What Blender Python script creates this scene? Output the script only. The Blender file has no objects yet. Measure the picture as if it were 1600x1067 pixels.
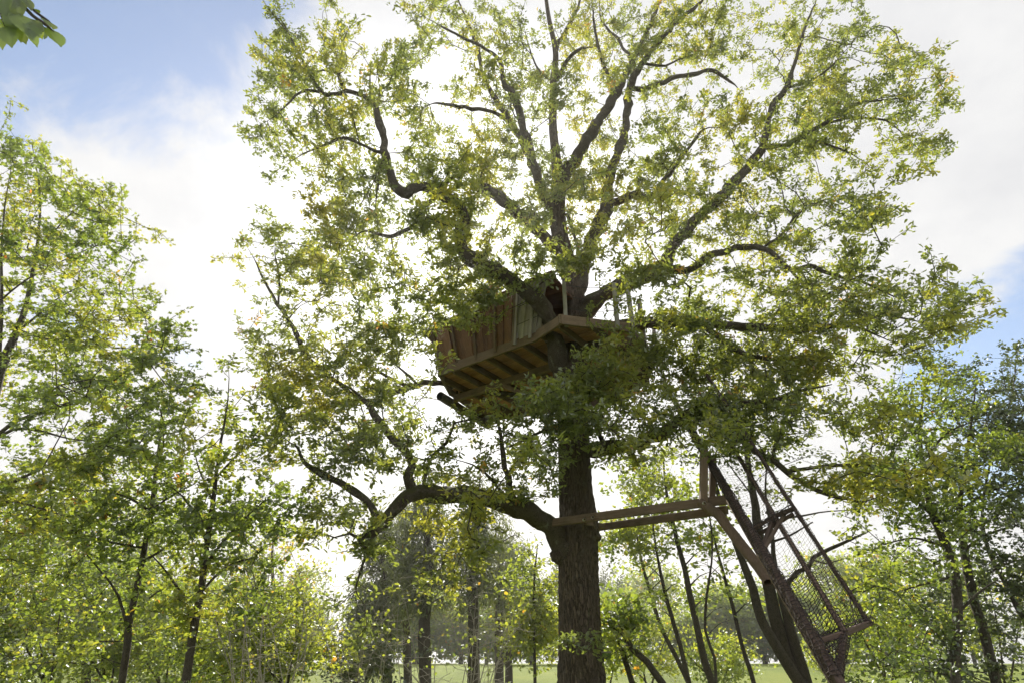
import bpy, bmesh, math, random, time
import numpy as np
from mathutils import Vector, Matrix

T0 = time.time()
R = math.radians
SC = bpy.context.scene
COL = SC.collection

# ------------------------------------------------------------------ camera
PW, PH, FPX = 1600.0, 1067.0, 889.0
PITCH = R(29.45)
CAMZ = 1.6
cam_d = bpy.data.cameras.new('camera')
cam_d.sensor_width = 36.0
cam_d.lens = 36.0 * FPX / PW
cam_d.clip_start = 0.05
cam_d.clip_end = 2000
cam = bpy.data.objects.new('camera', cam_d)
COL.objects.link(cam)
cam.location = (0, 0, CAMZ)
cam.rotation_euler = (math.pi / 2 + PITCH, 0, 0)
SC.camera = cam
CP, SP = math.cos(PITCH), math.sin(PITCH)


def ray(px, py):
    u = (px - PW / 2) / FPX
    v = (PH / 2 - py) / FPX
    return np.array([u, CP - v * SP, SP + v * CP])


def P(px, py, Y):
    """the point Y metres ahead of the viewer that the photograph shows at this pixel"""
    d = ray(px, py)
    return np.array([0, 0, CAMZ]) + d * (Y / d[1])


def G(px, py, z):
    """the point at height z that the photograph shows at this pixel"""
    d = ray(px, py)
    return np.array([0, 0, CAMZ]) + d * ((z - CAMZ) / d[2])


def proj(p):
    p = np.asarray(p) - np.array([0, 0, CAMZ])
    z = p[1] * CP + p[2] * SP
    return PW / 2 + FPX * p[0] / z, PH / 2 - FPX * (-p[1] * SP + p[2] * CP) / z


# ------------------------------------------------------------------ sky, sun, exposure
SUN = ray(732, 428)
SUN = SUN / np.linalg.norm(SUN)
SUN_EL = math.asin(SUN[2])
SUN_AZ = math.atan2(SUN[0], SUN[1])

world = bpy.data.worlds.new('World')
SC.world = world
world.use_nodes = True
wt = world.node_tree
wt.nodes.clear()


def nd(tree, typ, **kw):
    n = tree.nodes.new(typ)
    for k, v in kw.items():
        if k == 'inp':
            for kk, vv in v.items():
                n.inputs[kk].default_value = vv
        else:
            setattr(n, k, v)
    return n


def math_node(tree, op, a, b=None, clamp=False):
    n = tree.nodes.new('ShaderNodeMath')
    n.operation = op
    n.use_clamp = clamp
    for i, x in enumerate((a, b)):
        if x is None:
            continue
        if isinstance(x, (int, float)):
            n.inputs[i].default_value = x
        else:
            tree.links.new(x, n.inputs[i])
    return n.outputs[0]


def ramp(t, fac, stops, interp='LINEAR'):
    r = t.nodes.new('ShaderNodeValToRGB')
    r.color_ramp.interpolation = interp
    e = r.color_ramp.elements
    while len(e) < len(stops):
        e.new(0.5)
    for el, (p, c) in zip(e, stops):
        el.position = p
        el.color = (c[0], c[1], c[2], 1)
    t.links.new(fac, r.inputs[0])
    return r.outputs[0]


SKY_STRENGTH = 0.12
CLOUD = 4.9
L = wt.links.new
sky = nd(wt, 'ShaderNodeTexSky', sky_type='NISHITA', sun_disc=False)
sky.sun_elevation = SUN_EL
sky.sun_rotation = SUN_AZ
sky.air_density = 1.0
sky.dust_density = 0.6
sky.ozone_density = 1.4
tc = nd(wt, 'ShaderNodeTexCoord')
sep = nd(wt, 'ShaderNodeSeparateXYZ')
L(tc.outputs['Generated'], sep.inputs[0])
den = math_node(wt, 'ADD', math_node(wt, 'MAXIMUM', sep.outputs[2], 0.0), 0.28)
cmb = nd(wt, 'ShaderNodeCombineXYZ')
L(math_node(wt, 'DIVIDE', sep.outputs[0], den), cmb.inputs[0])
L(math_node(wt, 'DIVIDE', sep.outputs[1], den), cmb.inputs[1])
noi = nd(wt, 'ShaderNodeTexNoise', inp={'Scale': 3.0, 'Detail': 6.0, 'Roughness': 0.60, 'Distortion': 0.5})
va = nd(wt, 'ShaderNodeVectorMath', operation='ADD')
L(cmb.outputs[0], va.inputs[0])
va.inputs[1].default_value = (11.9, 2.2, 0)
L(va.outputs[0], noi.inputs['Vector'])


def gap(px, py, c0, c1):
    """1 in the clear patch of sky round this direction, 0 away from it"""
    d = ray(px, py)
    d = d / np.linalg.norm(d)
    vm = nd(wt, 'ShaderNodeVectorMath', operation='DOT_PRODUCT')
    L(tc.outputs['Generated'], vm.inputs[0])
    vm.inputs[1].default_value = d
    mr = nd(wt, 'ShaderNodeMapRange', interpolation_type='SMOOTHSTEP')
    L(vm.outputs['Value'], mr.inputs['Value'])
    mr.inputs['From Min'].default_value = math.cos(R(c0))
    mr.inputs['From Max'].default_value = math.cos(R(c1))
    return mr.outputs[0]


g = math_node(wt, 'MAXIMUM', gap(150, -70, 20, 4), math_node(wt, 'MULTIPLY', gap(1680, 590, 15, 3), 0.8))
nz = math_node(wt, 'MULTIPLY', math_node(wt, 'SUBTRACT', noi.outputs['Fac'], 0.5), 1.9)
cov = math_node(wt, 'SUBTRACT', math_node(wt, 'ADD', nz, 0.90), math_node(wt, 'MULTIPLY', g, 0.80))
msk = nd(wt, 'ShaderNodeMapRange', interpolation_type='SMOOTHSTEP')
L(cov, msk.inputs['Value'])
msk.inputs['From Min'].default_value = 0.28
msk.inputs['From Max'].default_value = 0.74
msk.inputs['To Min'].default_value = 0.06
mixc = nd(wt, 'ShaderNodeMix', data_type='RGBA')
L(msk.outputs[0], mixc.inputs['Factor'])
L(sky.outputs[0], mixc.inputs['A'])
ctex = nd(wt, 'ShaderNodeTexNoise', inp={'Scale': 5.5, 'Detail': 5.0, 'Roughness': 0.6})
L(va.outputs[0], ctex.inputs['Vector'])
aur = nd(wt, 'ShaderNodeVectorMath', operation='SCALE')
halo = math_node(wt, 'ADD', math_node(wt, 'MULTIPLY', math_node(wt, 'POWER', gap(732, 428, 34, 0), 3.2), 0.8), 1.0)
L(halo, aur.inputs['Scale'])
L(aur.outputs[0], mixc.inputs['B'])
L(ramp(wt, ctex.outputs['Fac'], [(0.30, (CLOUD * .90, CLOUD * .905, CLOUD * .93)), (0.62, (CLOUD * 1.03, CLOUD * 1.03, CLOUD * 1.035))]), aur.inputs[0])
bg = nd(wt, 'ShaderNodeBackground', inp={'Strength': SKY_STRENGTH})
L(mixc.outputs['Result'], bg.inputs['Color'])
wo = nd(wt, 'ShaderNodeOutputWorld')
L(bg.outputs[0], wo.inputs['Surface'])

sun_d = bpy.data.lights.new('sun', 'SUN')
sun_d.energy = 5.0
sun_d.angle = R(0.53)
sun_d.color = (1.0, 0.93, 0.80)
sun = bpy.data.objects.new('sun', sun_d)
COL.objects.link(sun)
sun.rotation_euler = Vector(SUN).to_track_quat('Z', 'Y').to_euler()
sun.location = (0, 0, 40)

SC.render.engine = 'CYCLES'
vs = SC.view_settings
vs.view_transform = 'Standard'
vs.look = 'None'
vs.exposure = 0.57
vs.gamma = 1.0
vs.use_curve_mapping = False
cy = SC.cycles
cy.max_bounces = 6
cy.diffuse_bounces = 4
cy.glossy_bounces = 2
cy.transmission_bounces = 6
cy.transparent_max_bounces = 8
cy.volume_bounces = 0
cy.caustics_reflective = False
cy.caustics_refractive = False
cy.use_denoising = True
cy.use_adaptive_sampling = True
cy.adaptive_threshold = 0.03
cy.debug_bvh_type = 'STATIC_BVH'
cy.debug_use_spatial_splits = True

RNG = np.random.default_rng(7)
random.seed(7)


# ------------------------------------------------------------------ objects
def link(o, parent=None):
    COL.objects.link(o)
    if parent is not None:
        o.parent = parent
    return o


def tag(o, label=None, cat=None, group=None, kind=None):
    if label:
        o['label'] = label
    if cat:
        o['category'] = cat
    if group:
        o['group'] = group
    if kind:
        o['kind'] = kind
    return o


def empty(name, loc, label, cat, group=None):
    o = bpy.data.objects.new(name, None)
    o.location = loc
    link(o)
    return tag(o, label, cat, group)


def mesh_np(name, V, F, mat=None, smooth=False, attrs=None):
    """V (n,3), F (m,3) or (m,4) -> mesh data; attrs {name: per-face floats}"""
    V = np.asarray(V, np.float32)
    F = np.asarray(F, np.int32)
    k = F.shape[1]
    me = bpy.data.meshes.new(name)
    me.vertices.add(len(V))
    me.vertices.foreach_set('co', V.ravel())
    me.loops.add(F.size)
    me.loops.foreach_set('vertex_index', F.ravel())
    me.polygons.add(len(F))
    me.polygons.foreach_set('loop_start', np.arange(0, F.size, k, dtype=np.int32))
    if smooth:
        me.polygons.foreach_set('use_smooth', np.ones(len(F), bool))
    for an, av in (attrs or {}).items():
        a = me.attributes.new(an, 'FLOAT', 'FACE')
        a.data.foreach_set('value', np.asarray(av, np.float32))
    me.update()
    me.validate()
    if mat:
        me.materials.append(mat)
    return me


def obj(name, me, parent=None, origin=None):
    """mesh in world coordinates; under a parent (placed, unrotated) it is moved into the parent's space"""
    o = bpy.data.objects.new(name, me)
    if parent is not None:
        base = parent
        off = Vector((0, 0, 0))
        while base is not None:
            off += Vector(base.location)
            base = base.parent
        o.location = -off
    return link(o, parent)


# ------------------------------------------------------------------ materials
def new_mat(name):
    m = bpy.data.materials.new(name)
    m.use_nodes = True
    m.node_tree.nodes.clear()
    return m, m.node_tree


def leaf_mat(name, stops, trans_gain=(3.7, 3.4, 1.7), trans=0.58, gloss=0.085):
    """leaf: the stops are reflected colours over the per-leaf tint; light passing through is yellower"""
    m, t = new_mat(name)
    at = nd(t, 'ShaderNodeAttribute', attribute_name='tint')
    col = ramp(t, at.outputs['Fac'], stops)
    mul = nd(t, 'ShaderNodeMix', data_type='RGBA', blend_type='MULTIPLY', clamp_result=False)
    mul.inputs['Factor'].default_value = 1.0
    t.links.new(col, mul.inputs['A'])
    mul.inputs['B'].default_value = (*trans_gain, 1)
    # the upper side looks greyer than the light that comes through
    gy = nd(t, 'ShaderNodeMix', data_type='RGBA')
    gy.inputs['Factor'].default_value = 0.34
    t.links.new(col, gy.inputs['A'])
    gy.inputs['B'].default_value = (0.150, 0.148, 0.105, 1)
    df = nd(t, 'ShaderNodeBsdfDiffuse')
    t.links.new(gy.outputs['Result'], df.inputs['Color'])
    tr = nd(t, 'ShaderNodeBsdfTranslucent')
    t.links.new(mul.outputs['Result'], tr.inputs['Color'])
    mx = nd(t, 'ShaderNodeMixShader', inp={0: trans})
    t.links.new(df.outputs[0], mx.inputs[1])
    t.links.new(tr.outputs[0], mx.inputs[2])
    gl = nd(t, 'ShaderNodeBsdfGlossy', inp={'Roughness': 0.42})
    gl.inputs['Color'].default_value = (0.9, 0.95, 1.0, 1)
    mg = nd(t, 'ShaderNodeMixShader', inp={0: gloss})
    t.links.new(mx.outputs[0], mg.inputs[1])
    t.links.new(gl.outputs[0], mg.inputs[2])
    out = nd(t, 'ShaderNodeOutputMaterial')
    t.links.new(mg.outputs[0], out.inputs[0])
    return m


def bark_mat(name, c0, c1, scale=9.0, moss=0.35, stretch=0.25, bump=0.6, moss_col=(0.075, 0.085, 0.02), lichen=0.0):
    m, t = new_mat(name)
    tcn = nd(t, 'ShaderNodeTexCoord')
    mp = nd(t, 'ShaderNodeMapping')
    mp.inputs['Scale'].default_value = (1, 1, stretch)
    t.links.new(tcn.outputs['Object'], mp.inputs['Vector'])
    vo = nd(t, 'ShaderNodeTexVoronoi', feature='DISTANCE_TO_EDGE', inp={'Scale': scale * 2.2})
    no = nd(t, 'ShaderNodeTexNoise', inp={'Scale': scale, 'Detail': 8.0, 'Roughness': 0.65})
    t.links.new(mp.outputs[0], no.inputs['Vector'])
    wv = nd(t, 'ShaderNodeVectorMath', operation='ADD')
    sc_ = nd(t, 'ShaderNodeVectorMath', operation='SCALE', inp={'Scale': 0.16})
    t.links.new(no.outputs['Color'], sc_.inputs[0])
    t.links.new(mp.outputs[0], wv.inputs[0])
    t.links.new(sc_.outputs[0], wv.inputs[1])
    t.links.new(wv.outputs[0], vo.inputs['Vector'])
    crack = nd(t, 'ShaderNodeMapRange')
    t.links.new(vo.outputs['Distance'], crack.inputs['Value'])
    crack.inputs['From Max'].default_value = 0.16
    hgt = math_node(t, 'ADD', math_node(t, 'MULTIPLY', crack.outputs[0], 0.6), no.outputs['Fac'])
    base = ramp(t, hgt, [(0.35, c0), (1.15, c1)])
    n2 = nd(t, 'ShaderNodeTexNoise', inp={'Scale': 2.3, 'Detail': 5.0, 'Roughness': 0.6})
    t.links.new(tcn.outputs['Object'], n2.inputs['Vector'])
    geo = nd(t, 'ShaderNodeNewGeometry')
    sp = nd(t, 'ShaderNodeSeparateXYZ')
    t.links.new(geo.outputs['Normal'], sp.inputs[0])
    up = math_node(t, 'ADD', math_node(t, 'MULTIPLY', sp.outputs[2], 0.42), math_node(t, 'SUBTRACT', n2.outputs['Fac'], 0.62 - 0.25 * moss))
    mf = nd(t, 'ShaderNodeMapRange', inp={'From Min': 0.05, 'From Max': 0.30, 'To Max': moss * 2.0})
    mf.clamp = True
    t.links.new(up, mf.inputs['Value'])
    mx = nd(t, 'ShaderNodeMix', data_type='RGBA')
    t.links.new(math_node(t, 'MINIMUM', mf.outputs[0], 0.9), mx.inputs['Factor'])
    t.links.new(base, mx.inputs['A'])
    mx.inputs['B'].default_value = (*moss_col, 1)
    colr = mx.outputs['Result']
    if lichen > 0:
        n3 = nd(t, 'ShaderNodeTexNoise', inp={'Scale': 7.0, 'Detail': 6.0, 'Roughness': 0.7})
        t.links.new(tcn.outputs['Object'], n3.inputs['Vector'])
        lf = nd(t, 'ShaderNodeMapRange', inp={'From Min': 0.56, 'From Max': 0.66, 'To Max': lichen})
        lf.clamp = True
        t.links.new(n3.outputs['Fac'], lf.inputs['Value'])
        m2 = nd(t, 'ShaderNodeMix', data_type='RGBA')
        t.links.new(lf.outputs[0], m2.inputs['Factor'])
        t.links.new(colr, m2.inputs['A'])
        m2.inputs['B'].default_value = (0.30, 0.29, 0.25, 1)
        colr = m2.outputs['Result']
    bs = nd(t, 'ShaderNodeBsdfPrincipled', inp={'Roughness': 0.85, 'Specular IOR Level': 0.25})
    t.links.new(colr, bs.inputs['Base Color'])
    bp = nd(t, 'ShaderNodeBump', inp={'Strength': bump, 'Distance': 0.03})
    t.links.new(hgt, bp.inputs['Height'])
    t.links.new(bp.outputs[0], bs.inputs['Normal'])
    out = nd(t, 'ShaderNodeOutputMaterial')
    t.links.new(bs.outputs[0], out.inputs[0])
    return m


def wood_mat(name, c0, c1, rough=0.8, axis=2, scale=14.0, bump=0.35, stain=0.5, stain_col=(0.05, 0.045, 0.03)):
    """weathered timber, grain along the object's local axis (boards are built in their own frame)"""
    m, t = new_mat(name)
    tcn = nd(t, 'ShaderNodeTexCoord')
    oi = nd(t, 'ShaderNodeObjectInfo')
    mp = nd(t, 'ShaderNodeMapping')
    s = [1.0, 1.0, 1.0]
    s[axis] = 0.06
    mp.inputs['Scale'].default_value = s
    t.links.new(tcn.outputs['Object'], mp.inputs['Vector'])
    off = nd(t, 'ShaderNodeVectorMath', operation='ADD')
    cb = nd(t, 'ShaderNodeCombineXYZ')
    rs = math_node(t, 'MULTIPLY', oi.outputs['Random'], 37.0)
    for i in range(3):
        t.links.new(rs, cb.inputs[i])
    t.links.new(mp.outputs[0], off.inputs[0])
    t.links.new(cb.outputs[0], off.inputs[1])
    gr = nd(t, 'ShaderNodeTexNoise', inp={'Scale': scale * 3, 'Detail': 6.0, 'Roughness': 0.7})
    t.links.new(off.outputs[0], gr.inputs['Vector'])
    big = nd(t, 'ShaderNodeTexNoise', inp={'Scale': 2.2, 'Detail': 4.0, 'Roughness': 0.6})
    off2 = nd(t, 'ShaderNodeVectorMath', operation='ADD')
    t.links.new(tcn.outputs['Object'], off2.inputs[0])
    t.links.new(cb.outputs[0], off2.inputs[1])
    t.links.new(off2.outputs[0], big.inputs['Vector'])
    fac = math_node(t, 'ADD', math_node(t, 'MULTIPLY', gr.outputs['Fac'], 0.75), math_node(t, 'MULTIPLY', oi.outputs['Random'], 0.35))
    base = ramp(t, fac, [(0.28, c0), (0.85, c1)])
    sf = nd(t, 'ShaderNodeMapRange', inp={'From Min': 0.48, 'From Max': 0.68, 'To Max': stain})
    sf.clamp = True
    t.links.new(big.outputs['Fac'], sf.inputs['Value'])
    mx = nd(t, 'ShaderNodeMix', data_type='RGBA')
    t.links.new(sf.outputs[0], mx.inputs['Factor'])
    t.links.new(base, mx.inputs['A'])
    mx.inputs['B'].default_value = (*stain_col, 1)
    bs = nd(t, 'ShaderNodeBsdfPrincipled', inp={'Roughness': rough, 'Specular IOR Level': 0.3})
    t.links.new(mx.outputs['Result'], bs.inputs['Base Color'])
    bp = nd(t, 'ShaderNodeBump', inp={'Strength': bump, 'Distance': 0.01})
    t.links.new(gr.outputs['Fac'], bp.inputs['Height'])
    t.links.new(bp.outputs[0], bs.inputs['Normal'])
    out = nd(t, 'ShaderNodeOutputMaterial')
    t.links.new(bs.outputs[0], out.inputs[0])
    return m


def plain_mat(name, col, rough=0.8, var=0.25, scale=12.0):
    m, t = new_mat(name)
    tcn = nd(t, 'ShaderNodeTexCoord')
    no = nd(t, 'ShaderNodeTexNoise', inp={'Scale': scale, 'Detail': 5.0})
    t.links.new(tcn.outputs['Object'], no.inputs['Vector'])
    c = ramp(t, no.outputs['Fac'], [(0.3, [x * (1 - var) for x in col]), (0.7, [x * (1 + var) for x in col])])
    bs = nd(t, 'ShaderNodeBsdfPrincipled', inp={'Roughness': rough, 'Specular IOR Level': 0.3})
    t.links.new(c, bs.inputs['Base Color'])
    out = nd(t, 'ShaderNodeOutputMaterial')
    t.links.new(bs.outputs[0], out.inputs[0])
    return m


M = {}
M['oak_leaf'] = leaf_mat('oak_leaf', [(0.0, (0.066, 0.090, 0.030)), (0.35, (0.110, 0.140, 0.034)), (0.7, (0.152, 0.165, 0.030)),
                                      (0.86, (0.19, 0.185, 0.03)), (0.92, (0.24, 0.15, 0.03)), (1.0, (0.20, 0.085, 0.025))])
M['left_leaf'] = leaf_mat('maple_leaf', [(0.0, (0.055, 0.085, 0.022)), (0.4, (0.095, 0.135, 0.026)), (0.75, (0.145, 0.170, 0.03)),
                                         (0.92, (0.20, 0.19, 0.03)), (0.97, (0.24, 0.14, 0.03)), (1.0, (0.28, 0.09, 0.03))])
M['lime_leaf'] = leaf_mat('lime_leaf', [(0.0, (0.070, 0.105, 0.026)), (0.5, (0.118, 0.158, 0.030)), (0.85, (0.170, 0.20, 0.032)),
                                        (0.95, (0.25, 0.19, 0.03)), (1.0, (0.26, 0.12, 0.03))])
M['dark_leaf'] = leaf_mat('dark_leaf', [(0.0, (0.035, 0.055, 0.022)), (0.5, (0.060, 0.085, 0.028)), (1.0, (0.10, 0.125, 0.03))],
                          trans_gain=(1.9, 1.8, 1.0), trans=0.42)
M['conifer_leaf'] = leaf_mat('conifer_leaf', [(0.0, (0.070, 0.090, 0.030)), (0.5, (0.110, 0.138, 0.040)), (1.0, (0.17, 0.19, 0.050))],
                             trans_gain=(2.2, 2.1, 1.0), trans=0.42)
M['oak_bark'] = bark_mat('oak_bark', (0.026, 0.019, 0.016), (0.140, 0.108, 0.086), scale=12.0, moss=0.22, bump=1.0, lichen=0.16, stretch=0.13)
M['limb_bark'] = bark_mat('limb_bark', (0.030, 0.023, 0.019), (0.115, 0.094, 0.078), scale=13.0, moss=0.40, stretch=0.8, lichen=0.40)
M['thin_bark'] = bark_mat('thin_bark', (0.028, 0.022, 0.019), (0.110, 0.092, 0.078), scale=16.0, moss=0.15, stretch=0.5)
M['pale_bark'] = bark_mat('pale_bark', (0.16, 0.14, 0.12), (0.42, 0.39, 0.34), scale=20.0, moss=0.05, stretch=0.5, bump=0.2)


# ------------------------------------------------------------------ tubes
def catmull(pts, step):
    """pts (n,4): xyz + radius -> resampled every step metres"""
    pts = np.asarray(pts, float)
    n = len(pts)
    if n == 2:
        m = max(2, int(np.linalg.norm(pts[1, :3] - pts[0, :3]) / step) + 1)
        s = np.linspace(0, 1, m)[:, None]
        return pts[0] * (1 - s) + pts[1] * s
    ext = np.vstack([2 * pts[0] - pts[1], pts, 2 * pts[-1] - pts[-2]])
    out = []
    for i in range(n - 1):
        p0, p1, p2, p3 = ext[i:i + 4]
        m = max(1, int(round(np.linalg.norm(p2[:3] - p1[:3]) / step)))
        s = (np.arange(m) / m)[:, None]
        q = 0.5 * (2 * p1 + (p2 - p0) * s + (2 * p0 - 5 * p1 + 4 * p2 - p3) * s ** 2 + (3 * p1 - p0 - 3 * p2 + p3) * s ** 3)
        q[:, 3] = (p1[3] * (1 - s) + p2[3] * s)[:, 0]
        out.append(q)
    out.append(pts[-1:])
    return np.vstack(out)


def tube_np(path, sides, rough=0.0, cap=True):
    """swept tube round a path (n,4) with parallel-transported rings"""
    path = np.asarray(path, float)
    c, r = path[:, :3], path[:, 3]
    n = len(c)
    tan = np.gradient(c, axis=0)
    tan /= np.maximum(np.linalg.norm(tan, axis=1, keepdims=True), 1e-9)
    ref = np.array([1.0, 0, 0]) if abs(tan[0, 0]) < 0.8 else np.array([0, 1.0, 0])
    U = np.zeros((n, 3))
    u = ref - tan[0] * ref.dot(tan[0])
    for i in range(n):
        u = u - tan[i] * u.dot(tan[i])
        u /= max(np.linalg.norm(u), 1e-9)
        U[i] = u
    W = np.cross(tan, U)
    a = np.linspace(0, 2 * math.pi, sides, endpoint=False)
    rad = r[:, None] * np.ones((1, sides))
    if rough:
        k = RNG.normal(0, 1, (n, sides))
        k = (k + np.roll(k, 1, 1) + np.roll(k, -1, 1)) / 2
        k[1:-1] = (k[:-2] + k[1:-1] * 2 + k[2:]) / 3
        rad = rad * (1 + rough * k)
    V = c[:, None, :] + rad[..., None] * (np.cos(a)[None, :, None] * U[:, None, :] + np.sin(a)[None, :, None] * W[:, None, :])
    V = V.reshape(-1, 3)
    i, j = np.meshgrid(np.arange(n - 1), np.arange(sides), indexing='ij')
    j2 = (j + 1) % sides
    F = np.stack([i * sides + j, i * sides + j2, (i + 1) * sides + j2, (i + 1) * sides + j], -1).reshape(-1, 4)
    if cap:
        V = np.vstack([V, c[:1], c[-1:]])
        b0, b1 = len(V) - 2, len(V) - 1
        jj = np.arange(sides)
        jn = (jj + 1) % sides
        F = np.vstack([F, np.stack([jn, jj, np.full(sides, b0), np.full(sides, b0)], -1),
                       np.stack([(n - 1) * sides + jj, (n - 1) * sides + jn, np.full(sides, b1), np.full(sides, b1)], -1)])
    return V, F


def split_quads(V, F):
    """quads (some degenerate) -> triangles"""
    F = np.asarray(F)
    t1 = F[:, [0, 1, 2]]
    t2 = F[:, [0, 2, 3]]
    T = np.vstack([t1, t2[F[:, 2] != F[:, 3]]])
    return V, T


def segs_np(A, B, ra, rb, sides=4):
    """independent tapered sticks from A to B, vectorised"""
    D = B - A
    D /= np.maximum(np.linalg.norm(D, axis=1, keepdims=True), 1e-9)
    ref = np.where(np.abs(D[:, 2:3]) < 0.9, np.array([[0, 0, 1.0]]), np.array([[1.0, 0, 0]]))
    U = np.cross(D, ref)
    U /= np.maximum(np.linalg.norm(U, axis=1, keepdims=True), 1e-9)
    W = np.cross(D, U)
    a = np.linspace(0, 2 * math.pi, sides, endpoint=False)
    ring = np.cos(a)[None, :, None] * U[:, None, :] + np.sin(a)[None, :, None] * W[:, None, :]
    V0 = A[:, None, :] + ring * ra[:, None, None]
    V1 = B[:, None, :] + ring * rb[:, None, None]
    V = np.concatenate([V0, V1], 1).reshape(-1, 3)
    j = np.arange(sides)
    f = np.stack([j, (j + 1) % sides, (j + 1) % sides + sides, j + sides], -1)
    F = (np.arange(len(A))[:, None, None] * (2 * sides) + f[None]).reshape(-1, 4)
    return V, F


# ------------------------------------------------------------------ growing twigs
def grow(skel_pos, skel_path, attract, bf=0.25, step=0.3, wob=0.12):
    """join every attractor to the tree by the cheapest wood (distance + bf * way to the root).
    returns positions, parents (index, -1 for limb nodes), tip flag"""
    pos = [p for p in skel_pos]
    par = [-1] * len(pos)
    plen = list(skel_path)
    tip = [False] * len(pos)
    A = attract
    m = len(A)
    SPos = np.asarray(skel_pos)
    best = np.full(m, 1e9)
    bidx = np.zeros(m, int)
    for s in range(0, m, 400):
        d = np.linalg.norm(A[s:s + 400, None, :] - SPos[None], axis=2) + bf * np.asarray(skel_path)[None]
        bidx[s:s + 400] = d.argmin(1)
        best[s:s + 400] = d.min(1)
    alive = np.ones(m, bool)
    rnd = np.random.default_rng(11)
    for _ in range(m):
        k = int(np.argmin(np.where(alive, best, 1e9)))
        alive[k] = False
        p0 = np.asarray(pos[bidx[k]])
        dist = np.linalg.norm(A[k] - p0)
        ns = max(1, int(dist / step))
        prev = int(bidx[k])
        pl = plen[prev]
        new = []
        w = rnd.normal(0, wob * min(dist, 1.2), 3)
        for q in range(1, ns + 1):
            s = q / ns
            p = p0 * (1 - s) + A[k] * s + w * math.sin(math.pi * s) + (rnd.normal(0, 0.02, 3) if q < ns else 0)
            pos.append(p)
            par.append(prev)
            pl += dist / ns
            plen.append(pl)
            tip.append(q == ns)
            prev = len(pos) - 1
            new.append((p, pl, prev))
        for p, l_, ix in new:
            d = np.linalg.norm(A - p, axis=1) + bf * l_
            upd = alive & (d < best)
            best[upd] = d[upd]
            bidx[upd] = ix
    return np.asarray(pos), np.asarray(par), np.asarray(tip)


def twig_mesh(name, pos, par, mat, r0=0.0045, ex=0.42, rmax=0.06, sides=4):
    n = len(pos)
    cnt = np.zeros(n)
    has = np.zeros(n, bool)
    for i in range(n - 1, -1, -1):
        if par[i] >= 0:
            if not has[i]:
                cnt[i] = 1
            cnt[par[i]] += cnt[i]
            has[par[i]] = True
    idx = np.where(par >= 0)[0]
    rad = np.minimum(r0 * np.maximum(cnt, 1) ** ex, rmax)
    pr = par[idx]
    ra = np.where(par[pr] >= 0, rad[pr], rad[idx] * 1.15)
    ra = np.minimum(ra, rad[idx] * 1.6)
    V, F = segs_np(pos[pr], pos[idx], ra, rad[idx], sides)
    return mesh_np(name, V, F, mat, True)


# leaf outlines: (x across, y along) for the right half, base to tip; mirrored
def leaf_template(kind):
    if kind == 'oak':
        e = [(0.20, 0.34), (0.26, 0.72)]
    elif kind == 'oval':
        e = [(0.20, 0.22), (0.29, 0.55), (0.16, 0.85)]
    elif kind == 'star':
        e = [(0.30, 0.05), (0.16, 0.30), (0.44, 0.55), (0.14, 0.66)]
    else:
        e = [(0.30, 0.45)]
    V = [(0, 0, 0), (0, 1, -0.06)]
    V += [(x, y, 0.35 * x - 0.10 * y * y) for x, y in e]
    V += [(-x, y, 0.35 * x - 0.10 * y * y) for x, y in e]
    n = len(e)
    T = []
    for s, side in ((2, 1), (2 + n, -1)):
        ch = [0] + [s + i for i in range(n)] + [1]
        # fan from a midrib point
        if n == 1:
            T.append((0, s, 1) if side > 0 else (0, 1, s))
        else:
            mid = len(V)
            if side > 0:
                V.append((0, 0.55, -0.03))
            else:
                mid = len(V) - 1
            for a, b in zip(ch[:-1], ch[1:]):
                T.append((a, b, mid) if side > 0 else (b, a, mid))
    return np.array(V, float), np.array(T, int)


TPL = {k: leaf_template(k) for k in ('oak', 'oval', 'star', 'kite')}


def leaves_np(base, axis, normal, length, width, kind):
    """one leaf each: base point, growing direction, upper-side normal"""
    V, T = TPL[kind]
    y = axis / np.maximum(np.linalg.norm(axis, axis=1, keepdims=True), 1e-9)
    z = normal - y * (normal * y).sum(1, keepdims=True)
    z /= np.maximum(np.linalg.norm(z, axis=1, keepdims=True), 1e-9)
    x = np.cross(y, z)
    n = len(base)
    out = (base[:, None, :] + (V[None, :, 0:1] * (length * width)[:, None, None]) * x[:, None, :]
           + (V[None, :, 1:2] * length[:, None, None]) * y[:, None, :]
           + (V[None, :, 2:3] * length[:, None, None]) * z[:, None, :])
    F = (np.arange(n)[:, None, None] * len(V) + T[None]).reshape(-1, 3)
    return out.reshape(-1, 3), F, len(T)


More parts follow.
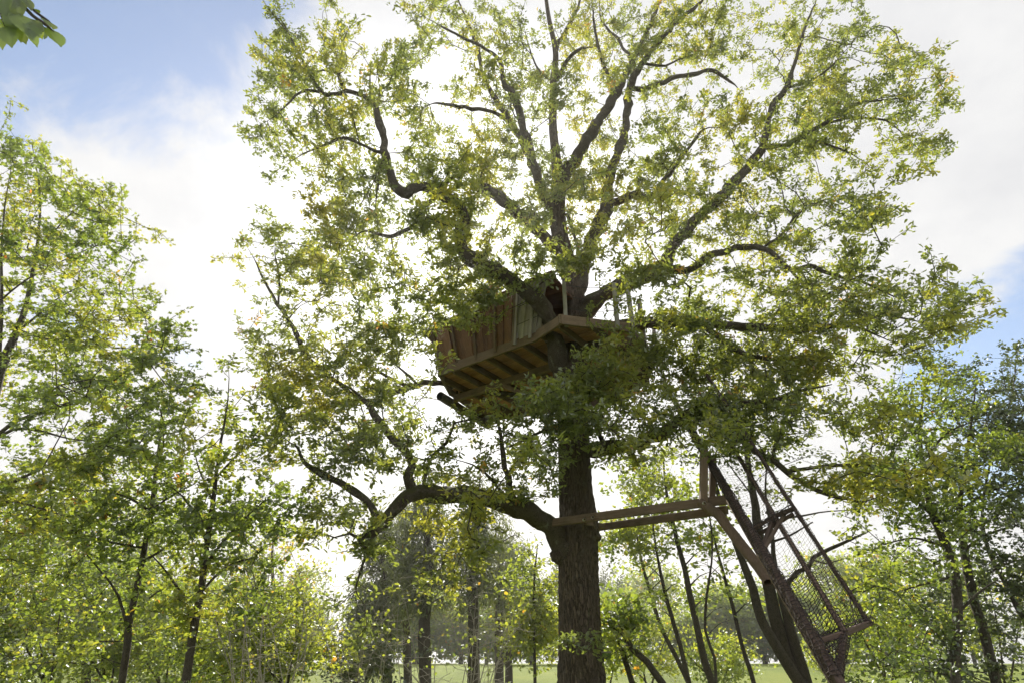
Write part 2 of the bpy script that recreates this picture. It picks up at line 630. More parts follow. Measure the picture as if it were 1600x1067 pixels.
def foliage(name, tips, dirs, mat, per=12, size=0.12, spread=0.16, kind='oak', width=1.0, up=0.75, warm=0.04, droop=0.0, rng=None, seed=1, tone=0.0):
    """rosettes of leaves round the twig tips, one mesh; tint = clump colour + leaf colour"""
    rng = np.random.default_rng(seed)
    n = len(tips)
    k = rng.poisson(per, n).clip(max(2, per // 3), per * 2)
    idx = np.repeat(np.arange(n), k)
    m = len(idx)
    d = dirs[idx]
    back = rng.uniform(-1.0, 0.15, m)[:, None] * spread * 1.3
    base = tips[idx] + d * back + rng.normal(0, spread * 0.32, (m, 3)) * np.array([1, 1, 0.75])
    rv = rng.normal(0, 1, (m, 3))
    axis = d * rng.uniform(0.0, 1.0, m)[:, None] + rv * 0.75 + np.array([0, 0, -droop])
    axis[:, 2] *= 0.7
    nor = np.array([0, 0, up]) + rng.normal(0, 0.55, (m, 3))
    ln = size * rng.uniform(0.62, 1.18, m)
    wd = width * rng.uniform(0.85, 1.15, m)
    V, F, nt = leaves_np(base, axis, nor, ln, wd, kind)
    # clump tone: smooth in space
    ph = rng.uniform(0, 6.28, 6)
    q = tips
    cl = (np.sin(q[:, 0] * 1.9 + ph[0]) + np.sin(q[:, 1] * 1.7 + ph[1]) + np.sin(q[:, 2] * 2.1 + ph[2]) +
          np.sin((q[:, 0] + q[:, 2]) * 3.7 + ph[3]) * 0.7) / 7 + 0.42 + tone + rng.normal(0, 0.08, n)
    w = rng.uniform(0, 1, n) < warm
    cl = np.clip(cl, 0.05, 0.80)
    t = cl[idx] + rng.normal(0, 0.10, m)
    t = np.clip(t, 0.0, 0.86)
    ww = w[idx] & (rng.uniform(0, 1, m) < 0.75)
    t[ww] = rng.uniform(0.84, 1.0, ww.sum())
    lone = rng.uniform(0, 1, m) < warm * 0.25
    t[lone] = rng.uniform(0.84, 1.0, lone.sum())
    return mesh_np(name, V, F, mat, False, {'tint': np.repeat(t, nt)})


def tip_dirs(pos, par, tip):
    ti = np.where(tip)[0]
    d = pos[ti] - pos[par[ti]]
    d /= np.maximum(np.linalg.norm(d, axis=1, keepdims=True), 1e-6)
    return pos[ti], d


def grid_points(rows, per, limbs, rng, spread_y=0.9, ymin=4.0, near=90.0, clump=5.0, size=0.26):
    """rows {row index: (first column, digits)} of 40 px cells -> clumps of points whose distance follows the nearest limbs.
    limbs: (n,3) array px, py, Y"""
    pts = []
    for r, (cs, digits) in rows.items():
        for i, ch in enumerate(digits):
            v = int(ch)
            if v == 0:
                continue
            lam = per * (v / 6.0) ** 1.25 / clump
            for _ in range(rng.poisson(lam)):
                px = (cs + i) * 40 + rng.uniform(0, 40)
                py = r * 40 + rng.uniform(0, 40)
                d = np.hypot(limbs[:, 0] - px, limbs[:, 1] - py)
                w = np.exp(-(d - d.min()) / 35.0)
                j = rng.choice(len(limbs), p=w / w.sum())
                Y = max(ymin, limbs[j, 2] + rng.normal(0, spread_y) * min(1.5, 0.45 + d[j] / near))
                c = P(px, py, Y)
                k = max(1, rng.poisson(clump))
                q = rng.normal(0, 1, (k, 3)) * np.array([size, size, size * 0.6]) * rng.uniform(0.7, 1.25)
                pts.append(c + q)
    return np.vstack(pts)


def clump_points(clumps, rng, tips=6, size=0.28, flat=0.6):
    """clumps (px, py, Y, rx px, ry px, n): n little clumps spread through each ellipsoid"""
    pts = []
    for px, py, Y, rx, ry, n in clumps:
        c = P(px, py, Y)
        dep = (c[1]) * CP + (c[2] - CAMZ) * SP
        ax, az = rx * dep / FPX, ry * dep / FPX
        for _ in range(n):
            d = rng.normal(0, 1, 3)
            d = d / np.linalg.norm(d) * rng.uniform(0.25, 1.0) ** (1 / 2.2)
            k = max(1, rng.poisson(tips))
            pts.append(c + d * np.array([ax, ax, az]) + rng.normal(0, size, (k, 3)) * np.array([1, 1, flat]))
    p = np.vstack(pts)
    return p[p[:, 2] > 0.15]


def limb_set(limbs, step=0.22, jitter=0.0):
    """limbs: list of (name, [(px,py,Y,r)...]) -> list of (name, path(n,4)), node pos, way to root, screen samples"""
    paths, pos, way, scr = [], [], [], []
    for nm, pts in limbs:
        p4 = np.array([[*P(a, b, y), r] for a, b, y, r in pts])
        q = catmull(p4, step)
        if jitter:
            q[1:-1, :3] += RNG.normal(0, jitter, (len(q) - 2, 3)) * np.minimum(1, q[1:-1, 3:4] * 12)
        paths.append((nm, q))
        w = np.concatenate([[0], np.cumsum(np.linalg.norm(np.diff(q[:, :3], axis=0), axis=1))])
        pos.append(q[:, :3])
        way.append(w * 0.35)
        for (a, b, y, r), (a2, b2, y2, r2) in zip(pts[:-1], pts[1:]):
            for s in np.linspace(0, 1, max(2, int(math.hypot(a2 - a, b2 - b) / 12))):
                scr.append((a + (a2 - a) * s, b + (b2 - b) * s, y + (y2 - y) * s))
    return paths, np.vstack(pos), np.concatenate(way), np.array(scr)


# ------------------------------------------------------------------ ground
def ground_z(y):
    """level near the oak, rising gently to a low terrace beyond the trees"""
    t = np.clip((np.asarray(y, float) - 15.0) / 26.0, 0, 1)
    return 1.5 * t * t * (3 - 2 * t)


def build_ground():
    m, t = new_mat('lawn')
    tcn = nd(t, 'ShaderNodeTexCoord')
    n1 = nd(t, 'ShaderNodeTexNoise', inp={'Scale': 0.25, 'Detail': 6.0, 'Roughness': 0.65})
    n2 = nd(t, 'ShaderNodeTexNoise', inp={'Scale': 9.0, 'Detail': 5.0, 'Roughness': 0.7})
    t.links.new(tcn.outputs['Object'], n1.inputs['Vector'])
    t.links.new(tcn.outputs['Object'], n2.inputs['Vector'])
    f = math_node(t, 'ADD', math_node(t, 'MULTIPLY', n1.outputs['Fac'], 0.6), math_node(t, 'MULTIPLY', n2.outputs['Fac'], 0.4))
    c = ramp(t, f, [(0.35, (0.10, 0.13, 0.025)), (0.5, (0.17, 0.22, 0.035)), (0.68, (0.24, 0.26, 0.05))])
    bs = nd(t, 'ShaderNodeBsdfPrincipled', inp={'Roughness': 0.9, 'Specular IOR Level': 0.15})
    t.links.new(c, bs.inputs['Base Color'])
    bp = nd(t, 'ShaderNodeBump', inp={'Strength': 0.8, 'Distance': 0.06})
    t.links.new(n2.outputs['Fac'], bp.inputs['Height'])
    t.links.new(bp.outputs[0], bs.inputs['Normal'])
    out = nd(t, 'ShaderNodeOutputMaterial')
    t.links.new(bs.outputs[0], out.inputs[0])
    n = 110
    xs = np.linspace(-1, 1, n)
    xs = np.sign(xs) * np.abs(xs) ** 1.8 * 220
    X, Yg = np.meshgrid(xs, xs + 60, indexing='ij')
    Z = 0.05 * np.sin(X * 0.3) * np.cos(Yg * 0.23) + ground_z(Yg)
    V = np.stack([X, Yg, Z], -1).reshape(-1, 3)
    i, j = np.meshgrid(np.arange(n - 1), np.arange(n - 1), indexing='ij')
    F = np.stack([i * n + j, (i + 1) * n + j, (i + 1) * n + j + 1, i * n + j + 1], -1).reshape(-1, 4)
    o = obj('lawn_ground', mesh_np('lawn_ground', V, F, m, True))
    tag(o, 'sunlit green lawn under the trees', None, None, 'structure')


build_ground()

# ------------------------------------------------------------------ the big oak
OAK_Y = 12.0
OAK_BASE = P(912, 1160, OAK_Y)
OAK_BASE[2] = 0.0


def build_oak():
    root = empty('oak_tree', tuple(OAK_BASE), 'huge spreading oak with thick dark trunk carrying the wooden treehouse', 'tree')
    # trunk with ridged bark
    tp = [(913, 1158, 12, .60), (911, 1110, 12, .48), (909, 1067, 12, .435), (906, 980, 12, .40), (904, 900, 12, .395),
          (903, 850, 12, .405), (904, 815, 12, .40), (899, 760, 12, .35), (897, 700, 12, .345), (894, 640, 12, .34),
          (894, 580, 12, .33), (897, 520, 12, .30), (900, 480, 12.0, .26), (890, 425, 12, .235), (876, 375, 12, .225), (871, 330, 12, .22),
          (873, 285, 12, .21), (868, 240, 12, .135), (864, 200, 11.9, .125), (864, 160, 11.8, .115), (865, 124, 11.7, .11), (868, 82, 11.5, .09),
          (857, 25, 11.3, .07), (850, -30, 11.1, .05), (845, -90, 11, .03)]
    p4 = np.array([[*P(a, b, y), r] for a, b, y, r in tp])
    p4[0, 2] = -0.15
    q = catmull(p4, 0.07)
    sides = 64
    V, F = tube_np(q, sides, 0.0)
    n = len(q)
    ang = np.tile(np.linspace(0, 2 * math.pi, sides, endpoint=False), n)
    hh = np.repeat(np.cumsum(np.r_[0, np.linalg.norm(np.diff(q[:, :3], axis=0), axis=1)]), sides)
    rr = np.repeat(q[:, 3], sides)
    rng = np.random.default_rng(3)
    dsp = np.zeros(n * sides)
    for f, a in ((7, .35), (11, .5), (17, .7), (23, .6)):
        ph = rng.uniform(0, 6.28, 3)
        wv = np.sin(ang * f + ph[0] + 1.3 * np.sin(hh * 1.7 + ph[1]) + 0.9 * np.sin(hh * 4.1 + ph[2] + ang))
        dsp += a * (1 - 2 * np.abs(wv)) / 4
    dsp += rng.normal(0, .22, n * sides)
    flare = 0.07 * np.exp(-hh / 0.8) * np.sin(ang * 5 + 1.0)
    c = np.repeat(q[:, :3], sides, 0)
    core = V[:n * sides]
    V[:n * sides] = c + (core - c) * (1 + 0.085 * dsp * np.clip(rr / 0.3, .3, 1) + flare * rr / .5)[:, None]
    obj('trunk', mesh_np('oak_trunk', V, F, M['oak_bark'], True), root)
    # burls on the trunk
    for px, py, r in ((929, 838, .13), (872, 868, .16), (900, 700, .10)):
        bm = bmesh.new()
        bmesh.ops.create_icosphere(bm, subdivisions=3, radius=r)
        cc = P(px, py, 11.86)
        for v in bm.verts:
            v.co = Vector(cc) + v.co * (1 + 0.15 * math.sin(v.co.z * 40) * math.cos(v.co.x * 37)) * 1.0
        me = bpy.data.meshes.new('burl')
        bm.to_mesh(me)
        bm.free()
        me.materials.append(M['oak_bark'])
        for pl in me.polygons:
            pl.use_smooth = True
        obj('burl', me, root)
    LB = [
        # great left limb across the cabin
        ('branch', [(893, 625, 12, .24), (877, 580, 11.8, .22), (868, 540, 11.55, .205), (860, 505, 11.3, .20), (844, 473, 10.95, .20), (812, 448, 10.6, .19),
                    (768, 420, 10.3, .17), (728, 398, 10.2, .155), (719, 372, 10.1, .13), (726, 335, 10.1, .115), (705, 314, 10.0, .11), (675, 297, 10, .105),
                    (652, 292, 9.9, .095), (636, 302, 9.8, .09), (618, 293, 9.8, .085), (607, 262, 9.7, .08), (602, 230, 9.6, .078), (594, 198, 9.6, .07), (586, 166, 9.5, .06),
                    (566, 150, 9.4, .05), (540, 142, 9.4, .042), (530, 120, 9.3, .038), (532, 96, 9.3, .03), (537, 66, 9.3, .02)]),
        ('branch', [(530, 116, 9.3, .03), (505, 111, 9.1, .025), (482, 117, 9, .02), (440, 127, 8.8, .012)]),
        ('branch', [(540, 142, 9.4, .04), (508, 147, 9.1, .05), (491, 126, 9, .035), (470, 90, 8.9, .025), (450, 52, 8.8, .018), (426, 22, 8.7, .014), (404, -8, 8.6, .01)]),
        ('branch', [(508, 147, 9.1, .035), (490, 143, 9.0, .03), (468, 146, 9, .026), (449, 164, 8.9, .022), (428, 183, 8.8, .018), (407, 195, 8.8, .012)]),
        ('branch', [(603, 240, 9.65, .05), (584, 236, 9.4, .04), (561, 225, 9.2, .034), (539, 216, 9.1, .03), (510, 226, 9, .024), (480, 238, 8.9, .018), (440, 262, 8.8, .01)]),
        ('branch', [(586, 166, 9.5, .04), (578, 140, 9.7, .028), (579, 107, 9.8, .02)]),
        ('branch', [(688, 303, 10, .06), (664, 322, 9.7, .055), (652, 345, 9.5, .05), (630, 362, 9.4, .045), (612, 369, 9.3, .04), (590, 366, 9.2, .032), (570, 361, 9.1, .026), (530, 385, 9, .015)]),
        ('branch', [(685, 300, 10.0, .04), (705, 280, 10.3, .034), (735, 267, 10.6, .028), (770, 248, 10.9, .02)]),
        ('branch', [(602, 235, 9.6, .04), (592, 280, 9.3, .03), (586, 330, 9.2, .02)]),
        # left middle limb, broken end
        ('branch', [(880, 402, 12, .17), (855, 374, 11.7, .15), (834, 353, 11.4, .145), (808, 330, 11.1, .14), (781, 307, 10.9, .125), (758, 296, 10.7, .11), (747, 296, 10.6, .10)]),
        ('branch', [(750, 294, 10.6, .035), (752, 272, 10.6, .03), (758, 262, 10.6, .02)]),
        # uprights left of the stem
        ('branch', [(871, 335, 12, .13), (862, 325, 11.9, .115), (849, 305, 11.8, .11), (841, 283, 11.7, .105), (833, 258, 11.6, .10), (825, 223, 11.4, .10), (814, 184, 11.2, .095), (804, 152, 11, .085),
                    (787, 128, 10.9, .065), (784, 107, 10.8, .055), (774, 86, 10.7, .045), (752, 73, 10.6, .04), (724, 60, 10.5, .032), (696, 45, 10.4, .024), (660, 25, 10.3, .014)]),
        ('branch', [(838, 272, 11.65, .09), (812, 215, 11.9, .085), (782, 167, 12.0, .08), (766, 143, 12, .07), (753, 112, 12, .06), (747, 77, 12, .05), (736, 48, 12, .04), (720, 10, 12, .025), (705, -30, 12, .015)]),
        ('branch', [(800, 195, 11.9, .06), (772, 177, 11.6, .055), (747, 171, 11.4, .05), (707, 165, 11.2, .042), (682, 162, 11, .035), (660, 168, 10.8, .02)]),
        ('branch', [(868, 82, 11.5, .065), (875, 65, 11.6, .055), (898, 24, 11.7, .045), (907, -10, 11.8, .03), (900, -60, 11.9, .02)]),
        ('branch', [(865, 128, 11.7, .06), (880, 108, 11.4, .055), (892, 88, 11.2, .05), (908, 77, 11, .045), (933, 73, 10.8, .03)]),
        ('branch', [(866, 126, 11.7, .04), (845, 115, 11.9, .03), (830, 85, 12, .022), (818, 40, 12.1, .015)]),
        # pale oblique limb
        ('branch', [(873, 292, 12, .15), (880, 278, 11.9, .145), (893, 258, 11.8, .14), (915, 222, 11.6, .13), (938, 186, 11.5, .12), (960, 150, 11.4, .105), (978, 118, 11.4, .09), (1000, 72, 11.4, .07), (1020, 30, 11.4, .05), (1040, -20, 11.4, .03)]),
        ('branch', [(960, 150, 11.4, .06), (945, 110, 11.2, .05), (930, 50, 11, .035), (925, 0, 10.9, .02)]),
        # right upright
        ('branch', [(899, 478, 12, .20), (912, 420, 12.0, .175), (924, 378, 12, .165), (938, 345, 11.9, .16), (950, 318, 11.8, .155), (949, 292, 11.7, .12), (958, 261, 11.5, .11), (975, 208, 11.2, .10), (983, 149, 11.0, .09),
                    (994, 112, 10.9, .08), (1012, 87, 10.8, .07), (1035, 59, 10.7, .06), (1063, 31, 10.6, .05), (1091, 8, 10.5, .04), (1120, -20, 10.4, .025)]),
        ('branch', [(950, 316, 11.8, .10), (963, 314, 11.6, .09), (978, 307, 11.5, .085), (994, 304, 11.4, .08), (1010, 310, 11.3, .075), (1022, 302, 11.2, .07), (1032, 290, 11.2, .055), (1046, 272, 11.1, .05),
                    (1066, 245, 11, .042), (1097, 206, 10.9, .03), (1127, 199, 10.8, .018)]),
        ('branch', [(986, 138, 11, .065), (1004, 139, 10.8, .065), (1026, 133, 10.6, .062), (1057, 121, 10.4, .06), (1091, 114, 10.2, .055), (1114, 112, 10.1, .05), (1142, 128, 10, .035), (1157, 144, 9.9, .02)]),
        ('branch', [(994, 112, 10.9, .05), (984, 90, 11.1, .04), (966, 62, 11.2, .04), (944, 40, 11.3, .03), (937, 20, 11.4, .025), (938, -20, 11.5, .015)]),
        ('branch', [(1005, 100, 10.8, .035), (1040, 103, 10.5, .028), (1070, 90, 10.3, .02), (1110, 96, 10.1, .012)]),
        # dead spike right of the stem
        ('branch', [(908, 432, 12, .06), (905, 405, 12.1, .05), (896, 362, 12.2, .045), (886, 335, 12.3, .05)]),
        # long right limb
        ('branch', [(903, 500, 11.95, .20), (940, 462, 11.3, .19), (985, 440, 10.8, .18), (1022, 428, 10.5, .165), (1042, 412, 10.4, .15), (1048, 388, 10.4, .13), (1070, 362, 10.4, .125), (1098, 336, 10.3, .12), (1128, 308, 10.2, .115),
                    (1153, 278, 10.1, .105), (1172, 258, 10, .10), (1190, 234, 9.9, .09), (1199, 197, 9.8, .075), (1210, 163, 9.7, .07), (1229, 138, 9.6, .062), (1240, 104, 9.5, .05), (1249, 73, 9.4, .04), (1263, 31, 9.3, .025), (1280, -10, 9.2, .015)]),
        ('branch', [(1190, 234, 9.9, .06), (1212, 229, 9.6, .055), (1234, 224, 9.4, .05), (1268, 203, 9.1, .045), (1288, 194, 9, .04), (1311, 175, 8.9, .034), (1339, 163, 8.8, .03), (1367, 159, 8.7, .024), (1417, 155, 8.6, .018), (1462, 166, 8.5, .01)]),
        ('branch', [(1288, 194, 9, .032), (1322, 186, 8.7, .03), (1350, 184, 8.6, .027), (1384, 189, 8.5, .024), (1406, 205, 8.4, .02), (1434, 232, 8.3, .012)]),
        ('branch', [(1252, 214, 9.3, .03), (1288, 225, 9.0, .028), (1322, 238, 8.8, .026), (1355, 256, 8.6, .018)]),
        ('branch', [(1229, 138, 9.6, .035), (1262, 128, 9.3, .03), (1290, 112, 9.1, .022), (1330, 70, 9, .014)]),
        # right middle limb
        ('branch', [(1035, 423, 10.45, .11), (1055, 422, 10.2, .105), (1083, 419, 9.9, .10), (1105, 403, 9.7, .085), (1147, 389, 9.4, .075), (1181, 388, 9.2, .068), (1204, 396, 9, .06), (1236, 420, 8.8, .05),
                    (1266, 416, 8.6, .045), (1291, 426, 8.5, .04), (1322, 435, 8.3, .035), (1350, 441, 8.2, .03), (1384, 458, 8.1, .024), (1423, 472, 8, .018), (1468, 476, 7.9, .01)]),
        ('branch', [(1232, 418, 8.8, .04), (1258, 448, 8.6, .034), (1275, 470, 8.5, .024), (1290, 500, 8.4, .015)]),
        ('branch', [(1190, 390, 9.15, .03), (1225, 362, 9.2, .03), (1240, 340, 9.2, .026), (1268, 322, 9.1, .022), (1310, 305, 9, .014)]),
        # spreading limb over the net
        ('branch', [(899, 560, 12, .17), (950, 520, 11.4, .16), (1010, 505, 10.8, .145), (1080, 505, 10.2, .125), (1180, 512, 9.6, .10), (1270, 512, 9.1, .07), (1340, 500, 8.8, .045), (1389, 493, 8.6, .032), (1423, 500, 8.5, .024), (1468, 512, 8.4, .012)]),
        ('branch', [(1290, 510, 9.0, .04), (1339, 512, 8.6, .03), (1367, 522, 8.5, .024), (1412, 543, 8.3, .012)]),
        ('branch', [(1100, 506, 10.0, .07), (1140, 540, 9.3, .06), (1200, 560, 8.8, .045), (1270, 560, 8.4, .03), (1330, 575, 8.1, .018)]),
        ('branch', [(960, 518, 11.3, .06), (1000, 555, 10.6, .05), (1020, 575, 10.1, .042), (1015, 545, 9.8, .03), (1028, 525, 9.6, .02)]),
        # right low limb
        ('branch', [(898, 712, 12, .15), (930, 704, 11.6, .14), (962, 698, 11.1, .13), (1000, 690, 10.6, .12), (1035, 676, 10.1, .112), (1065, 656, 9.7, .105), (1100, 640, 9.3, .10), (1150, 633, 8.9, .085), (1200, 628, 8.5, .07), (1245, 612, 8.2, .05), (1300, 600, 7.9, .03)]),
        ('branch', [(1110, 639, 9.2, .07), (1140, 668, 8.8, .068), (1170, 697, 8.5, .064), (1204, 718, 8.3, .06), (1232, 735, 8.1, .055), (1252, 753, 8.0, .05), (1280, 767, 7.9, .045), (1310, 775, 7.8, .038), (1345, 783, 7.7, .025), (1390, 770, 7.5, .012)]),
        ('branch', [(1232, 735, 8.1, .04), (1290, 728, 7.8, .034), (1350, 725, 7.6, .026), (1420, 735, 7.4, .014)]),
        ('branch', [(945, 700, 11.4, .05), (935, 675, 11.1, .045), (925, 655, 10.9, .035), (915, 640, 10.7, .02)]),
        ('branch', [(1206, 719, 8.3, .03), (1212, 694, 8.25, .026), (1222, 668, 8.2, .02), (1224, 640, 8.2, .012)]),
        # sprays in front of the platform
        ('branch', [(897, 690, 11.7, .09), (882, 652, 10.9, .07), (866, 628, 10.4, .04), (850, 618, 10.2, .02)]),
        ('branch', [(882, 652, 10.9, .05), (915, 622, 10.2, .04), (945, 590, 9.8, .03), (960, 560, 9.6, .02)]),
        ('branch', [(888, 660, 11, .04), (850, 672, 10.4, .03), (800, 695, 10, .02), (760, 710, 9.8, .012)]),
        # left low limb with moss
        ('branch', [(893, 868, 12, .25), (872, 842, 11.8, .22), (850, 818, 11.6, .205), (820, 798, 11.3, .195), (790, 785, 11.1, .185), (755, 777, 10.9, .17), (722, 771, 10.7, .16), (690, 770, 10.5, .15), (655, 768, 10.3, .145),
                    (632, 781, 10.1, .125), (605, 805, 10, .115), (582, 828, 9.9, .11), (562, 846, 9.8, .10)]),
        ('branch', [(648, 770, 10.3, .105), (642, 745, 10.3, .09), (640, 715, 10.3, .085), (623, 691, 10.3, .08), (596, 661, 10.2, .072), (577, 634, 10.1, .06), (555, 612, 10, .04), (520, 590, 9.9, .02)]),
        ('branch', [(588, 822, 9.9, .075), (586, 801, 9.85, .075), (576, 783, 9.8, .07), (561, 772, 9.8, .066), (529, 754, 9.7, .058), (495, 735, 9.6, .05), (473, 716, 9.5, .045), (464, 700, 9.5, .04), (440, 680, 9.4, .02)]),
        ('branch', [(564, 846, 9.8, .06), (573, 864, 9.8, .045), (563, 891, 9.8, .038), (556, 922, 9.8, .03), (570, 945, 9.8, .015)]),
        ('branch', [(566, 842, 9.8, .05), (545, 834, 9.7, .042), (522, 838, 9.6, .035), (500, 832, 9.5, .015)]),
        ('branch', [(600, 664, 10.2, .045), (575, 674, 10, .042), (560, 695, 9.9, .038), (549, 724, 9.8, .026), (525, 718, 9.7, .015)]),
        ('branch', [(660, 764, 10.3, .035), (674, 716, 10.2, .03), (700, 688, 10.1, .03), (711, 661, 10.0, .028), (735, 655, 10.1, .026), (766, 654, 10.2, .02)]),
        ('branch', [(800, 788, 11.1, .07), (790, 730, 10.9, .06), (785, 690, 10.7, .05), (777, 655, 10.6, .042), (772, 640, 10.6, .03)]),
        ('branch', [(740, 775, 10.8, .04), (745, 815, 10.4, .03), (728, 850, 10.2, .018)]),
        ('branch', [(800, 788, 11.1, .05), (770, 750, 10.6, .04), (740, 725, 10.3, .03), (700, 715, 10.1, .018)]),
        # left branch under the cabin
        ('branch', [(892, 640, 12.1, .10), (830, 622, 13.4, .09), (760, 612, 14.4, .085), (708, 600, 14.2, .08), (664, 598, 13.8, .08), (640, 605, 13.2, .08), (612, 613, 12.8, .075), (590, 624, 12.2, .068), (562, 627, 11.9, .058), (529, 628, 11.6, .05), (495, 641, 11.3, .035), (450, 655, 11, .015)]),
        ('branch', [(562, 627, 11.9, .045), (515, 585, 11.6, .05), (478, 556, 11.4, .055), (468, 535, 11.3, .052), (457, 509, 11.2, .048), (433, 475, 11.1, .04), (412, 438, 11, .03), (397, 405, 10.9, .018), (385, 385, 10.8, .01)]),
        ('branch', [(435, 478, 11.1, .03), (437, 440, 11, .026), (429, 396, 11, .02), (432, 370, 11, .01)]),
        ('branch', [(474, 548, 11.35, .035), (452, 548, 11.2, .03), (421, 541, 11, .024), (402, 530, 10.9, .012)]),
        ('branch', [(450, 500, 11.15, .025), (470, 478, 11, .02), (490, 470, 10.9, .014)]),
        ('branch', [(640, 605, 12.8, .05), (600, 585, 12.2, .04), (560, 560, 11.8, .03), (540, 545, 11.6, .02)]),
        ('branch', [(652, 600, 12.9, .035), (620, 570, 12.4, .03), (590, 545, 12, .02)]),
        # spray low on the trunk
        ('branch', [(921, 940, 11.75, .02), (918, 975, 11.4, .014), (905, 985, 11.2, .008)]),
        ('branch', [(928, 950, 11.8, .02), (945, 975, 11.3, .014), (965, 972, 11.1, .008)]),
    ]
    # the boughs spread mostly sideways: keep their reach towards the viewer moderate
    LB = [(nm, [(a, b, 12 + (y - 12) * (.55 if a > 930 else (.8 if a < 690 else 1.0)), r * (1.18 if b < 330 else 1.0)) for a, b, y, r in pts]) for nm, pts in LB]
    paths, npos, nway, scr = limb_set(LB, 0.22, 0.022)
    for nm, q in paths:
        rm = q[:, 3].max()
        s = 22 if rm > .12 else (12 if rm > .05 else 7)
        q = q.copy()
        if q[-1, 3] < .05:
            q[:, 3] *= np.clip((np.arange(len(q))[::-1] + 1.5) / 6.0, .3, 1)
        kn = np.random.default_rng(len(q)).normal(0, 1, len(q))
        kn = (kn + np.roll(kn, 1)) / 1.6
        q = q.copy()
        q[1:-1, 3] *= (1 + .09 * kn[1:-1]).clip(.8, 1.3)
        if rm > .05:
            q = catmull(q, .09)
        Vb, Fb = tube_np(q, s, 0.12 if rm > 0.04 else 0.03)
        obj(nm, mesh_np('oak_branch', Vb, Fb, M['limb_bark'], True), root)
    rng = np.random.default_rng(21)
    rows = {
        0: (9, '0235511688467767886552366100000'), 1: (9, '0258735457567657876663687333000'), 2: (9, '0578867426677647864665876665100'),
        3: (9, '0577887325687636532557866776300'), 4: (9, '0347787424787667524767867775300'), 5: (9, '0367787655787677646657753466100'),
        6: (9, '0356678777787677764466433432000'), 7: (9, '0234468787788787567535555410000'), 8: (9, '0123556777788886457777765400000'),
        9: (9, '3456666787888876654567765100000'), 10: (9, '3543565347888887753445787743000'), 11: (9, '3455564478876457643223677776500'),
        12: (9, '3464544764212246777788875577600'), 13: (9, '0567776511111258888888754443000'), 14: (9, '0567776310013578888888643340000'),
        15: (9, '0677665311135675788886543400000'), 16: (9, '4655565534345643788876544500000'), 17: (9, '4756545455664345444444445500000'),
        18: (9, '0013222355543000000012356775200'), 19: (9, '0000110245542000000000134300000'), 20: (9, '0003320033100000000000000000000'),
        21: (9, '0000350035000000000000000000000'), 22: (9, '0000440030000000000000000000000'), 23: (9, '0000330000000000000000000000000'),
        24: (9, '0000000000000350000000000000000'),
    }
    scr2 = scr.copy()
    scr2[:, 2] += np.where(scr[:, 1] < 400, 0.12, -0.2)
    att = grid_points(rows, 21.5, scr2, rng, spread_y=0.75, clump=10.0, size=0.27)
    # heavier sprays in front of the limbs at middle height
    att = np.vstack([att, clump_points([(945, 430, 10.5, 60, 30, 12), (1010, 440, 10.2, 60, 28, 12), (1080, 545, 10.2, 70, 45, 11), (1180, 570, 10.2, 80, 50, 12), (1120, 640, 10.2, 60, 25, 6), (985, 488, 10.2, 35, 16, 5), (960, 640, 10.2, 50, 30, 6),
                                        (880, 640, 10.2, 55, 35, 7), (930, 600, 10.0, 55, 35, 5), (700, 480, 10.6, 50, 30, 8), (740, 450, 10.3, 40, 22, 5), (1250, 600, 10.1, 70, 50, 9)], rng, 9, .26, .5)])
    # every thin bough ends in leaves
    for nm, q in paths:
        if q[-1, 3] < .05 and np.hypot(q[-1, 0] - 1.44, q[-1, 1] - 12) > 1.2:
            att = np.vstack([att, q[-1, :3] + rng.normal(0, .2, (8, 3)) + (q[-1, :3] - q[-min(4, len(q)), :3]) * .3, q[-min(5, len(q)), :3] + rng.normal(0, .22, (4, 3))])
    # nothing grows inside the cabin, the floor or the stem: those sprays hang in front instead
    for i in range(len(att)):
        p = att[i]
        px, py = proj(p)
        inside = (-2.3 < p[0] < 3.9 and 10.3 < p[1] < 16.4 and 7.4 < p[2] < 11.6 and (p[1] - 10.9) > -0.65 * (p[0] - .9) - .35)
        if inside or (np.hypot(p[0] - 1.44, p[1] - 12) < .8 and p[2] < 8):
            front = (px > 830 and py > 575 and rng.uniform() < .65) or (px > 905 and py > 530 and rng.uniform() < .7) or py > 660
            if front or (py < 540 - .52 * (px - 660) and rng.uniform() < .7):
                att[i] = P(px, py, rng.uniform(9.6, 10.5))
            else:
                att[i] = (0, 0, -99)
    att = att[att[:, 2] > -50]
    pos, par, tip = grow(npos, nway, att, bf=0.28)
    obj('twigs', twig_mesh('oak_twigs', pos, par, M['limb_bark'], r0=0.0048, ex=0.40), root)['kind'] = 'stuff'
    tp_, d_ = tip_dirs(pos, par, tip)
    cr = foliage('oak_leaves', tp_, d_, M['oak_leaf'], per=19, size=0.110, spread=0.165, kind='oak', width=.80, warm=0.007, seed=5)
    obj('crown', cr, root)['kind'] = 'stuff'
    print('oak tips', len(att), 'leaf tris', len(cr.polygons), 'nodes', len(pos), round(time.time() - T0, 1))


build_oak()

